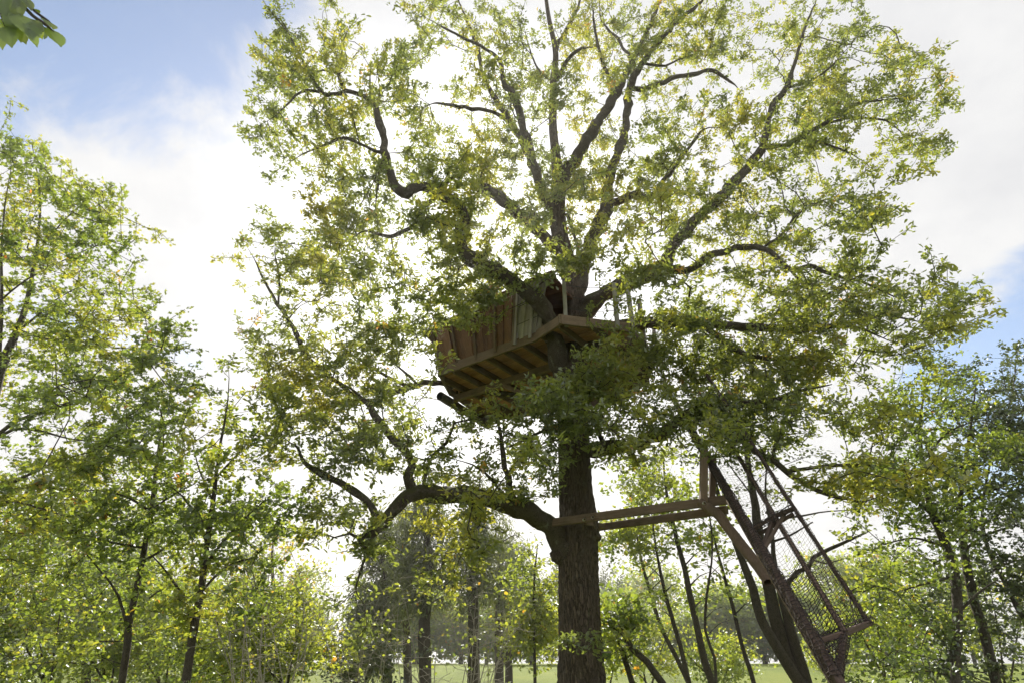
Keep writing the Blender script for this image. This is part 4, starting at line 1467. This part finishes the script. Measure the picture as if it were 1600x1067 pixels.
# --- thicket at lower left
for i, (px, top, Y, rx, lab, lf, tn) in enumerate([
        (-60, 800, 13.5, 110, 'dense green bush cut by the left edge of the view', 'left_leaf', 0.0),
        (70, 850, 15, 100, 'dense bush below the layered tree at the left', 'lime_leaf', -.05),
        (165, 870, 17, 95, 'rounded bush behind the leftmost slim trunk', 'lime_leaf', .05),
        (250, 880, 18, 90, 'bright bush between the two slim trunks', 'lime_leaf', .1),
        (355, 900, 15, 80, 'low bush just right of the forking slim trunk', 'lime_leaf', .0),
        (440, 930, 13, 85, 'yellowing bush of small round leaves left of the cypresses', 'lime_leaf', .2)]):
    h = 1067 - top
    leafy('hazel_bush', lab, 'bush',
          [S((px, 1075, Y, .03), (px - 10, 1067 - h * .4, Y, .022), (px - 25, 1067 - h * .8, Y - .3, .01)), S((px + 8, 1075, Y, .03), (px + 22, 1067 - h * .45, Y + .2, .02), (px + 40, 1067 - h * .85, Y, .008)),
           S((px + 3, 1075, Y, .025), (px - 40, 1067 - h * .35, Y - .4, .018), (px - 70, 1067 - h * .6, Y - .6, .008))],
          clumps=[(px, 1067 - h * .56, Y, rx, h * .46, 62), (px - 20, 1067 - h * .27, Y - .4, rx * 1.1, h * .2, 16)], leaf=lf, seed=60 + i, tips=7, clump=.3, leaves=13, size=.10, spread=.24, kind='kite', warm=.02, tone=tn, trunks=3, group='bushes of the thicket')
for i, (px, top, Y, rx, lab, lf, tn) in enumerate([
        (-10, 735, 22, 130, 'broad bright-leaved tree rising behind the thicket at far left', 'lime_leaf', .0),
        (135, 725, 26, 120, 'yellow-green tree behind the leftmost slim trunk', 'lime_leaf', .15),
        (300, 800, 30, 130, 'distant pale green tree behind the forking slim trunk', 'lime_leaf', .1),
        (425, 815, 27, 75, 'thin rust-tinged tree left of the cypresses', 'lime_leaf', .3)]):
    h = 1067 - top
    leafy('ash_tree', lab, 'tree',
          [S((px, 1050, Y, .16), (px + 5, 1067 - h * .4, Y, .12), (px, 1067 - h * .75, Y, .06), (px + 3, 1067 - h * .92, Y, .03)), S((px + 4, 1067 - h * .3, Y, .07), (px + rx * .4, 1067 - h * .55, Y - .5, .04), (px + rx * .6, 1067 - h * .7, Y - .6, .02)),
           S((px + 4, 1067 - h * .35, Y, .07), (px - rx * .4, 1067 - h * .6, Y - .5, .04), (px - rx * .6, 1067 - h * .75, Y - .6, .02))],
          clumps=[(px, 1067 - h * .55, Y, rx, h * .46, 95 if rx > 80 else 45), (px, 1067 - h * .22, Y - .5, rx * .9, h * .2, 25)], leaf=lf, seed=80 + i, tips=8, clump=.5, leaves=14, size=.17, spread=.45, kind='kite', warm=.03 if i < 3 else .3, tone=tn, group='trees behind the thicket')

# --- grey-green cypresses
for i, (tr, cl, lab) in enumerate([
        ([(605, 1052, 23, .17), (604, 980, 23, .16), (600, 900, 23, .12), (598, 830, 23, .05)], [(597, 850, 23, 16, 40, 12), (592, 920, 23, 32, 55, 34), (578, 985, 22.5, 42, 50, 40)], 'grey-green cypress with foliage to the ground, leftmost of its row'),
        ([(637, 1050, 25, .16), (634, 960, 25, .14), (630, 880, 25, .10), (628, 800, 25, .04)], [(628, 815, 25, 14, 40, 10), (630, 890, 25, 26, 60, 28)], 'slim grey-green cypress between the leftmost cypress and the thickest trunk'),
        ([(664, 1055, 21, .20), (663, 970, 21, .19), (671, 910, 21, .16), (667, 840, 21, .11), (660, 785, 21, .05)], [(662, 790, 21, 22, 35, 12), (655, 850, 21, 40, 45, 30), (690, 885, 21.3, 30, 50, 20), (645, 910, 21, 34, 35, 18)], 'tall cypress with thick dark trunk right of the mossy limb stub'),
        ([(740, 1052, 22, .20), (740, 928, 22, .19), (742, 860, 22, .13), (745, 800, 22, .05)], [(746, 805, 22, 18, 32, 10), (748, 860, 22, 36, 45, 28), (735, 910, 22, 30, 36, 14)], 'cypress with straight bare dark trunk halfway between mossy stub and oak trunk'),
        ([(780, 1048, 26, .18), (780, 940, 26, .16), (782, 880, 26, .1), (783, 830, 26, .04)], [(784, 840, 26, 14, 30, 8), (786, 900, 26, 26, 50, 22)], 'slim cypress nearest the oak trunk'),
        ([(795, 1045, 28, .16), (795, 960, 28, .13), (798, 880, 28, .06)], [(803, 900, 28, 26, 55, 26)], 'faint farthest cypress just left of the oak trunk')]):
    stems = [tr]
    rr = random.Random(i)
    for k in range(9):
        u = .35 + .6 * k / 9
        j = u * (len(tr) - 1)
        a, b = tr[int(j)], tr[min(int(j) + 1, len(tr) - 1)]
        fx = j - int(j)
        x, y, Y = a[0] + (b[0] - a[0]) * fx, a[1] + (b[1] - a[1]) * fx, a[2]
        sd = -1 if k % 2 else 1
        stems.append(S((x, y, Y, .03), (x + sd * rr.uniform(12, 22), y - 12, Y - rr.uniform(-.6, .6), .02), (x + sd * rr.uniform(26, 38), y - 4, Y - rr.uniform(-1, 1), .008)))
    leafy('cypress_tree', lab, 'tree', stems, clumps=cl, leaf='conifer_leaf', seed=100 + i, tips=8, clump=.30, flat=1.8, leaves=13, size=.22, spread=.34, kind='kite', width=.36, droop=1.6, up=.3, warm=0.0, group='cypresses behind the oak', r0=.005)

# --- slim trees and saplings between the cypresses and the ramp
slim = [
    ([S((836, 1067, 17, .04), (834, 960, 17, .036), (835, 900, 17, .03), (840, 850, 17, .014))], [(832, 930, 17, 38, 75, 42), (860, 985, 17.5, 40, 50, 30), (815, 985, 17, 30, 45, 20)], 'bright yellow-green sapling close beside the oak trunk on its left', .25),
    ([S((1113, 1067, 15, .085), (1096, 1013, 15, .08), (1084, 956, 15, .075), (1073, 904, 15, .068), (1061, 855, 15, .06), (1050, 812, 15, .05), (1040, 760, 15, .035), (1036, 715, 15, .02))], [(1040, 760, 15, 55, 45, 26), (1075, 850, 15, 40, 40, 8)], 'thickest slim leaning tree between oak trunk and ramp', .1),
    ([S((1073, 1052, 16, .06), (1058, 990, 16, .055), (1044, 944, 16, .05), (1033, 898, 16, .042), (1024, 850, 16, .03), (1018, 800, 16, .015))], [(1010, 830, 16, 45, 40, 22), (1050, 940, 16, 40, 30, 8)], 'slim tree just left of the thickest leaning one', .05),
    ([S((1061, 1035, 17, .06), (1033, 979, 17, .055), (1015, 921, 17, .05), (1004, 881, 17, .04), (992, 820, 17, .025), (985, 770, 17, .012))], [(975, 850, 17, 48, 45, 32), (1000, 740, 17, 45, 40, 20)], 'leaning slim tree with leafy top close right of the oak trunk', .1),
    ([S((1119, 1067, 13, .03), (1116, 1027, 13, .03), (1102, 984, 13, .028), (1104, 933, 13, .026), (1113, 861, 13, .02), (1108, 800, 13, .014), (1102, 740, 13, .008))], [(1100, 790, 13, 40, 50, 8)], 'thin wavy nearly bare stem below the timber posts', .1),
    ([S((1178, 1067, 14, .05), (1160, 1010, 14, .046), (1145, 947, 14, .042), (1133, 904, 14, .038), (1122, 864, 14, .03), (1110, 817, 14, .02), (1105, 770, 14, .01))], [(1120, 870, 14, 50, 60, 8)], 'thin straight stem leaning left under the crooked brace', .1),
    ([S((1035, 1067, 12.5, .07), (1010, 1033, 12.5, .066), (989, 1013, 12.5, .06), (972, 987, 12.5, .045), (962, 960, 12.5, .02))], [(955, 960, 12.5, 30, 22, 12), (1000, 960, 12.7, 40, 25, 10)], 'stout broken stem leaning low towards the oak trunk', -.1),
    ([S((988, 1067, 13.5, .06), (975, 1027, 13.5, .055), (966, 1004, 13.5, .045), (958, 975, 13.5, .02))], [(965, 1010, 13.5, 30, 35, 10)], 'short leaning stem right at the foot of the oak', 0),
]
for i, (st, cl, lab, tn) in enumerate(slim):
    t = st[0]
    rr = random.Random(40 + i)
    for k in range(7):
        j = (.3 + .65 * k / 7) * (len(t) - 1)
        a, b = t[int(j)], t[min(int(j) + 1, len(t) - 1)]
        fx = j - int(j)
        x, y, Y = a[0] + (b[0] - a[0]) * fx, a[1] + (b[1] - a[1]) * fx, a[2]
        sd = rr.choice((-1, 1))
        l_ = rr.uniform(20, 48)
        st.append(S((x, y, Y, a[3] * .35), (x + sd * l_ * .5, y - l_ * .5, Y + rr.uniform(-.4, .4), a[3] * .2), (x + sd * l_, y - l_ * .7, Y + rr.uniform(-.8, .8), .005)))
    leafy('slim_tree' if i else 'sapling', lab, 'tree', st, clumps=cl, leaf='lime_leaf', seed=120 + i, tips=6, clump=.3, leaves=8, size=.125, spread=.25, kind='kite', warm=.02, tone=tn, group='slim trees behind the oak')

# --- many-stemmed tree behind the ramp
leafy('alder_tree', 'dark many-stemmed tree standing behind the rope-net ramp', 'tree',
      [S((1250, 1067, 13, .120), (1222, 1024, 13, .112), (1190, 968, 13, .096), (1177, 920, 13, .088), (1164, 888, 13, .080), (1149, 848, 13, .068), (1132, 805, 13, .056), (1118, 755, 13, .044), (1105, 705, 13, .024), (1095, 660, 13, .012)),
       S((1252, 1067, 13.3, .152), (1228, 1022, 13.3, .144), (1210, 960, 13.3, .136), (1198, 900, 13.3, .124), (1186, 840, 13.3, .112), (1180, 792, 13.3, .096), (1173, 750, 13.3, .080), (1166, 700, 13.3, .056), (1160, 640, 13.3, .032)),
       S((1260, 1067, 13.2, .128), (1242, 1010, 13.2, .112), (1230, 962, 13.2, .096), (1217, 918, 13.2, .080), (1210, 880, 13.2, .056), (1206, 830, 13.2, .036), (1196, 770, 13.2, .024), (1200, 700, 13.2, .012)),
       S((1222, 935, 13.2, .056), (1233, 908, 13.0, .053), (1246, 893, 12.9, .048), (1264, 886, 12.8, .046), (1270, 871, 12.7, .042), (1298, 856, 12.6, .037), (1328, 843, 12.5, .029), (1358, 829, 12.4, .016)),
       S((1268, 874, 12.7, .019), (1290, 880, 12.6, .016), (1320, 872, 12.5, .008)), S((1196, 800, 13.3, .028), (1235, 808, 13, .024), (1280, 800, 12.8, .016), (1350, 795, 12.6, .008)),
       S((1190, 850, 13.3, .032), (1230, 838, 13.1, .024), (1270, 815, 13, .014)), S((1328, 843, 12.5, .014), (1342, 815, 12.5, .010), (1338, 790, 12.5, .006)), S((1180, 780, 13.3, .024), (1150, 740, 13.2, .016), (1120, 700, 13.1, .008))],
      rows={15: (27, '3332'), 16: (27, '333332'), 17: (27, '2333333'), 18: (27, '23333332'), 19: (28, '3332222'), 20: (28, '2222222'), 21: (29, '111111')},
      per=10, leaf='dark_leaf', seed=140, tips=5, clump=.26, leaves=8, size=.085, spread=.24, kind='kite', warm=.01, trunks=3, tone=.1)

# --- trees at the right edge
leafy('beech_tree', 'leaning dark-trunked tree at right whose crown meets the oak foliage', 'tree',
      [S((1493, 1067, 11, .085), (1494, 1000, 11, .08), (1495, 930, 11, .078), (1490, 887, 11, .075), (1474, 842, 11, .07), (1457, 805, 11, .062), (1448, 765, 11, .052), (1440, 716, 11, .04), (1438, 660, 11, .028), (1445, 600, 11, .015)),
       S((1441, 720, 11, .03), (1470, 685, 10.8, .024), (1500, 665, 10.6, .016), (1540, 655, 10.4, .008)), S((1440, 700, 11, .026), (1415, 660, 10.8, .02), (1395, 630, 10.6, .01)),
       S((1457, 805, 11, .03), (1415, 770, 10.6, .022), (1370, 750, 10.3, .012)), S((1480, 855, 11, .03), (1430, 840, 10.7, .02), (1380, 850, 10.4, .01)), S((1492, 900, 11, .03), (1450, 910, 10.7, .02), (1400, 925, 10.5, .01)),
       S((1494, 960, 11, .025), (1530, 925, 10.8, .018), (1560, 905, 10.6, .01)), S((1446, 740, 11, .03), (1490, 730, 10.5, .022), (1550, 725, 10.2, .012))],
      rows={14: (35, '466'), 15: (34, '57764'), 16: (34, '57775'), 17: (34, '677776'), 18: (33, '5788876'), 19: (33, '567766'), 20: (33, '245555'), 21: (33, '25544'), 22: (33, '46444'), 23: (33, '4544'), 24: (33, '4444'), 25: (33, '4444'), 26: (33, '3444')},
      per=20, leaf='left_leaf', seed=150, tips=7, clump=.22, leaves=12, size=.085, spread=.17, kind='kite', warm=.01, tone=-.18)
leafy('beech_tree', 'second leaning dark-trunked tree from the right edge', 'tree',
      [S((1557, 1067, 12, .09), (1537, 990, 12, .085), (1518, 920, 12, .08), (1506, 860, 12, .07), (1500, 810, 12, .06), (1503, 750, 12, .045), (1515, 680, 12, .03), (1525, 600, 12, .012)),
       S((1506, 860, 12, .03), (1540, 835, 11.6, .024), (1590, 820, 11.2, .012)), S((1500, 800, 12, .03), (1540, 770, 11.6, .022), (1600, 750, 11.2, .012)), S((1518, 920, 12, .03), (1560, 885, 11.6, .02), (1610, 870, 11.3, .01)),
       S((1510, 700, 12, .026), (1560, 670, 11.7, .018), (1600, 640, 11.4, .01))],
      rows={14: (37, '555'), 15: (37, '6666'), 16: (37, '7777'), 17: (37, '7777'), 18: (37, '7777'), 19: (36, '67777'), 20: (36, '66666'), 21: (36, '55555'), 22: (36, '45555'), 23: (36, '44444'), 24: (36, '44444'), 25: (36, '44444'), 26: (36, '4444')},
      per=20, leaf='dark_leaf', seed=151, tips=7, clump=.22, leaves=12, size=.09, spread=.17, kind='kite', warm=.02, tone=-.1)
leafy('beech_tree', 'thin leaning tree cut by the right edge of the view', 'tree',
      [S((1655, 1067, 12.5, .06), (1600, 968, 12.5, .055), (1572, 912, 12.5, .05), (1545, 860, 12.5, .04), (1535, 800, 12.5, .028), (1548, 720, 12.5, .02), (1580, 620, 12.5, .014), (1590, 545, 12.5, .008)),
       S((1580, 925, 12.5, .02), (1610, 880, 12.3, .012), (1640, 860, 12, .008))],
      rows={13: (38, '24'), 14: (38, '45'), 15: (38, '456'), 16: (38, '566'), 17: (38, '555'), 18: (38, '555'), 22: (38, '444'), 23: (38, '444'), 24: (38, '444')},
      per=18, leaf='dark_leaf', seed=152, tips=7, clump=.22, leaves=11, size=.09, spread=.17, kind='kite', warm=.01, tone=.1)
for i, (px, top, Y, rx, lab, lf, tn) in enumerate([
        (1385, 900, 15, 70, 'bright bush right of the ramp foot', 'lime_leaf', .1),
        (1455, 860, 18, 80, 'sunlit bush behind the leaning dark-trunked tree', 'lime_leaf', .15),
        (1570, 870, 17, 85, 'bright bush at the lower right corner', 'lime_leaf', .05),
        (1120, 985, 19, 55, 'low yellow-green bush left of the many-stemmed tree', 'lime_leaf', .25),
        (1010, 960, 20, 60, 'yellow-green bush just right of the oak trunk', 'lime_leaf', .2),
        (945, 930, 22, 40, 'pale bush half hidden behind the oak trunk', 'lime_leaf', .1),
        (560, 1000, 16, 60, 'low dark bush below the hanging mossy twig', 'dark_leaf', .1),
        (1300, 960, 24, 60, 'pale bush seen through the rope net', 'lime_leaf', .1)]):
    h = 1067 - top
    leafy('hazel_bush', lab, 'bush',
          [S((px, 1070, Y, .03), (px - 10, 1067 - h * .4, Y, .022), (px - 25, 1067 - h * .8, Y - .3, .01)), S((px + 8, 1070, Y, .03), (px + 22, 1067 - h * .45, Y + .2, .02), (px + 40, 1067 - h * .85, Y, .008)),
           S((px + 3, 1070, Y, .025), (px - 30, 1067 - h * .35, Y - .4, .018), (px - 50, 1067 - h * .6, Y - .6, .008))],
          clumps=[(px, 1067 - h * .58, Y, rx, h * .42, 42)], leaf=lf, seed=160 + i, tips=6, clump=.3, leaves=12, size=.10, spread=.26, kind='kite', warm=.03, tone=tn, trunks=3, group='bushes round the oak')


# --- pale, nearly bare shrubs
def bare_shrub(lab, px, Y, n, hpx, wpx, seed):
    rng = np.random.default_rng(seed)
    b = P(px, 1067, Y)
    root = empty('bare_shrub', (b[0], b[1], 0), lab, 'shrub', 'nearly bare shrubs')
    tips = []
    A, B, ra, rb = [], [], [], []
    for k in range(n):
        sx = px + rng.normal(0, wpx * .25)
        ex, ey = px + rng.normal(0, wpx * .6), 1067 - hpx * rng.uniform(.35, 1.0)
        p0 = P(sx, 1067, Y); p0[2] = 0
        p1 = P(ex, ey, Y + rng.normal(0, .6))
        sag = rng.normal(0, .15, 3)
        q = []
        for u in np.linspace(0, 1, 10):
            q.append([*(p0 + (p1 - p0) * u + sag * math.sin(math.pi * u) + np.array([0, 0, .35 * math.sin(math.pi * u)])), .011 * (1 - .75 * u)])
        V, F = tube_np(np.array(q), 5, .05)
        obj('stem', mesh_np('shrub_stem', V, F, M['pale_bark'], True), root)
        for j in range(3, 10):
            for _ in range(2):
                d = rng.normal(0, 1, 3); d[2] = abs(d[2]) * .5; d /= np.linalg.norm(d)
                a = np.array(q[j][:3])
                for _s in range(3):
                    e = a + d * rng.uniform(.12, .28)
                    A.append(a); B.append(e); ra.append(.0045); rb.append(.0028)
                    tips.append(e)
                    a = e
                    d = d + rng.normal(0, .5, 3); d /= np.linalg.norm(d)
    V, F = segs_np(np.array(A), np.array(B), np.array(ra), np.array(rb), 3)
    obj('twigs', mesh_np('shrub_twigs', V, F, M['pale_bark'], True), root)['kind'] = 'stuff'
    tips = np.array(tips)
    tips = tips[rng.uniform(0, 1, len(tips)) < .2]
    dirs = rng.normal(0, 1, tips.shape)
    cr = foliage('shrub_leaves', tips, dirs / np.linalg.norm(dirs, axis=1, keepdims=True), M['lime_leaf'], per=2, size=.065, spread=.06, kind='oval', width=1.5, warm=.05, seed=seed, tone=.2)
    obj('crown', cr, root)['kind'] = 'stuff'


bare_shrub('pale twiggy shrub with few yellow leaves in front of the cypresses', 720, 11, 13, 175, 120, 3)
bare_shrub('pale twiggy shrub with round yellow leaves right of the slim trunks', 430, 10, 15, 230, 120, 4)
bare_shrub('low pale twiggy shrub left of the hanging mossy twig', 575, 12, 9, 150, 80, 5)


# --- far row across the lawn: three kinds, copied
def far_proto(nm, h, w, seed, leaf, tone):
    rng = np.random.default_rng(seed)
    root = empty(nm, (0, 0, 0), 'x', 'tree')
    q = np.array([[0, 0, -.1, .2], [.1, 0, h * .3, .16], [0, .1, h * .6, .1], [.1, 0, h * .92, .03]])
    V, F = tube_np(catmull(q, .4), 8, .04)
    obj('trunk', mesh_np('far_trunk', V, F, M['thin_bark'], True), root)
    c = []
    for _ in range(110):
        d = rng.normal(0, 1, 3)
        d = d / np.linalg.norm(d) * rng.uniform(.2, 1) ** .45
        c.append(np.array([0, 0, h * .55]) + d * np.array([w, w, h * .45]) + rng.normal(0, .5, (8, 3)))
    tips = np.vstack(c)
    tips = tips[tips[:, 2] > .3]
    dirs = tips - np.array([0, 0, h * .3])
    cr = foliage('far_leaves', tips, dirs / np.linalg.norm(dirs, axis=1, keepdims=True), M[leaf], per=8, size=.30, spread=.5, kind='kite', width=1.2, warm=.04, seed=seed, tone=tone)
    obj('crown', cr, root)['kind'] = 'stuff'
    return root


protos = [far_proto('far_tree', 9, 3.2, 200, 'lime_leaf', .1), far_proto('far_tree', 7, 3.6, 201, 'lime_leaf', .25), far_proto('far_tree', 11, 3.4, 202, 'dark_leaf', .2), far_proto('far_shrub', 4.6, 2.6, 203, 'lime_leaf', -.1)]
far = []
rr = random.Random(77)
x = -38.0
while x < 38:
    far.append((x + rr.uniform(-1, 1), 54 + rr.uniform(-4, 8), rr.choice((0, 1, 1, 0, 2)), rr.uniform(.7, 1.05), rr.uniform(0, 6.28)))
    x += rr.uniform(4.2, 6.2)
x = -30.0
while x < 31:
    far.append((x + rr.uniform(-.6, .6), 46 + rr.uniform(-2.5, 2.5), 3, rr.uniform(.6, 1.1), rr.uniform(0, 6.28)))
    x += rr.uniform(2.4, 3.4)
used = set()


def far_label(x, y, what):
    px = proj((x, y, 3.0))[0]
    prev = -200
    for lim, t in ((-20, 'outside the left edge'), (110, 'behind the far left bushes'), (150, 'left of the leftmost slim trunk'), (215, 'behind the leftmost slim trunk'), (320, 'behind the forking slim trunk'), (420, 'behind the low bush by the forking trunk'), (520, 'behind the yellowing bush'),
                   (610, 'behind the leftmost cypress'), (700, 'behind the thick-trunked cypress'), (790, 'behind the cypress nearest the oak'), (900, 'hidden mostly by the oak trunk, on its left'), (1000, 'close right of the oak trunk'),
                   (1090, 'behind the slim leaning trees'), (1180, 'left of the many-stemmed tree'), (1290, 'behind the many-stemmed tree'), (1380, 'behind the foot of the ramp'), (1470, 'right of the ramp foot'), (1560, 'behind the leaning right-hand trees')):
        if px < lim:
            if 'shrub' in what:
                return what + (' on the left side, ' if px < (prev + lim) / 2 else ' on the right side, ') + t
            return what + ' across the lawn ' + t
        prev = lim
    return what + ' across the lawn beyond the right edge'


seen = set()
for (x, y, k, sc_, rz) in far:
    key = far_label(x, y, 'shrub' if k == 3 else 't')
    if key in seen:
        continue
    seen.add(key)
    pr = protos[k]
    if k in used:
        r_ = pr.copy()
        COL.objects.link(r_)
        for ch in list(pr.children):
            c_ = ch.copy()
            COL.objects.link(c_)
            c_.parent = r_
    else:
        r_ = pr
        used.add(k)
    r_.location = (x, y, float(ground_z(y)) - .05)
    r_.rotation_euler = (0, 0, rz)
    r_.scale = (sc_, sc_, sc_)
    r_['label'] = far_label(x, y, 'small far shrub' if k == 3 else 'hazy sunlit far tree')
    r_['group'] = 'far shrubs across the lawn' if k == 3 else 'far row of trees across the lawn'
    if k == 3:
        r_['category'] = 'shrub'
for k, pr in enumerate(protos):
    if k not in used:
        for ch in list(pr.children):
            bpy.data.objects.remove(ch)
        bpy.data.objects.remove(pr)


def build_sprig():
    """branch of a tree standing left of the viewer; only its tip hangs into the view"""
    gl = leaf_mat('hornbeam_leaf', [(0.0, (0.06, 0.10, 0.02)), (0.5, (0.10, 0.15, 0.028)), (1.0, (0.17, 0.20, 0.035))], gloss=.08)
    Yb = 1.55
    base = P(-900, 300, 1.2)
    root = empty('hornbeam_tree', (-4.6, 0.6, 0), 'overhanging twig of toothed leaves close by in the top left corner', 'tree')
    tr = np.array([[-4.6, .6, -.1, .16], [-4.55, .62, 2.0, .13], [-4.5, .65, 4.0, .10], [-4.45, .7, 6.5, .05]])
    V, F = tube_np(catmull(tr, .25), 12, .05)
    obj('trunk', mesh_np('hornbeam_trunk', V, F, M['thin_bark'], True), root)
    tipA = [(-260, -150), (-120, -70), (-20, -20), (32, 8), (52, 26), (70, 38), (84, 50)]
    tipB = [(-20, -20), (-4, 10), (4, 30), (10, 48)]
    tipC = [(-20, -30), (12, -6), (18, 12), (22, 24)]
    tipD = [(-20, -30), (35, -8), (50, 14), (62, 24), (76, 34), (86, 44)]
    a0 = np.array([-4.5, .65, 4.2])
    for k, tp in enumerate((tipA, tipB, tipC, tipD)):
        q = [[*P(a, b, Yb), .0055 if k else .008] for a, b in tp]
        q[-1][3] = .0018
        if k == 0:
            q = [[*a0, .03], [*(a0 * .5 + np.array(q[0][:3]) * .5 + np.array([0, 0, .35])), .018]] + q
        V, F = tube_np(catmull(np.array(q), .03), 6, .03)
        obj('branch', mesh_np('hornbeam_twig', V, F, M['thin_bark'], True), root)
    # each leaf: base px, tip px, width
    lv = [((4, -6), (6, 20), .62), ((14, 18), (18, 52), .60), ((1, 38), (2, 76), .60), ((10, 42), (17, 71), .62), ((22, 26), (30, 62), .42), ((30, 24), (57, 57), .50), ((33, 44), (38, 66), .5),
          ((44, 46), (58, 69), .32), ((50, 32), (64, 58), .55), ((62, 40), (72, 60), .55), ((74, 44), (97, 69), .62), ((38, -4), (50, 14), .5), ((52, 14), (62, 20), .8), ((70, 32), (86, 42), .5),
          ((-6, 10), (12, 24), .7), ((24, -8), (28, 24), .5), ((3, 30), (14, 44), .6), ((30, 0), (22, 18), .5)]
    rng = np.random.default_rng(8)
    up = np.array([.1, -.80, .55])
    for (a, b, w) in lv:
        Y = Yb + rng.normal(0, .04)
        p, q = P(*a, Y), P(*b, Y + rng.normal(0, .02))
        ln = np.linalg.norm(q - p)
        y = (q - p) / ln
        z = up + rng.normal(0, .22, 3)
        z = z - y * z.dot(y)
        z /= np.linalg.norm(z)
        x = np.cross(y, z)
        n = 18
        V, F = [], []
        for i in range(n + 1):
            u = i / n
            hw = w * .40 * math.sin(math.pi * min(1, u ** .85)) ** .75 * (1 - .3 * u) * (1 if u < .8 else 1 - .5 * (u - .8) / .2)
            hw *= 1 + (.09 if i % 2 else -.06)
            if i in (0, n):
                hw = .004
            bend = -.08 * u * u
            for s in (-1, -.5, 0, .5, 1):
                rid = .02 * math.cos(i * math.pi) * (1 if s in (-.5, .5) else 0)
                V.append(p + (y * u + x * hw * s + z * (bend + .10 * hw * abs(s) + rid)) * ln)
        for i in range(n):
            for j in range(4):
                k0 = i * 5 + j
                F.append((k0, k0 + 1, k0 + 6, k0 + 5))
        t = np.full(len(F), rng.uniform(.1, .9))
        obj('leaf', mesh_np('hornbeam_leaf', np.array(V), np.array(F), gl, True, {'tint': t}), root)


build_sprig()


def build_haze():
    m, t = new_mat('haze_air')
    pv = nd(t, 'ShaderNodeVolumePrincipled', inp={'Density': HAZE, 'Anisotropy': 0.62})
    pv.inputs['Color'].default_value = (0.97, 0.97, 0.95, 1)
    out = nd(t, 'ShaderNodeOutputMaterial')
    t.links.new(pv.outputs[0], out.inputs['Volume'])
    x, y0, y1, z0, z1 = 240, -240, 320, -1.3, 32
    V = [(-x, y0, z0), (x, y0, z0), (x, y1, z0), (-x, y1, z0), (-x, y0, z1), (x, y0, z1), (x, y1, z1), (-x, y1, z1)]
    F = [(3, 2, 1, 0), (4, 5, 6, 7), (0, 1, 5, 4), (1, 2, 6, 5), (2, 3, 7, 6), (3, 0, 4, 7)]
    o = obj('haze', mesh_np('haze', V, F, m))
    tag(o, 'thin sunlit haze filling the air between the trees', None, None, 'stuff')


HAZE = 0.0015
if HAZE > 0:
    build_haze()
print('tris', sum(len(o.data.loop_triangles) if o.data.calc_loop_triangles() is None else 0 for o in SC.objects if o.type == 'MESH'), 'script', round(time.time() - T0, 1))
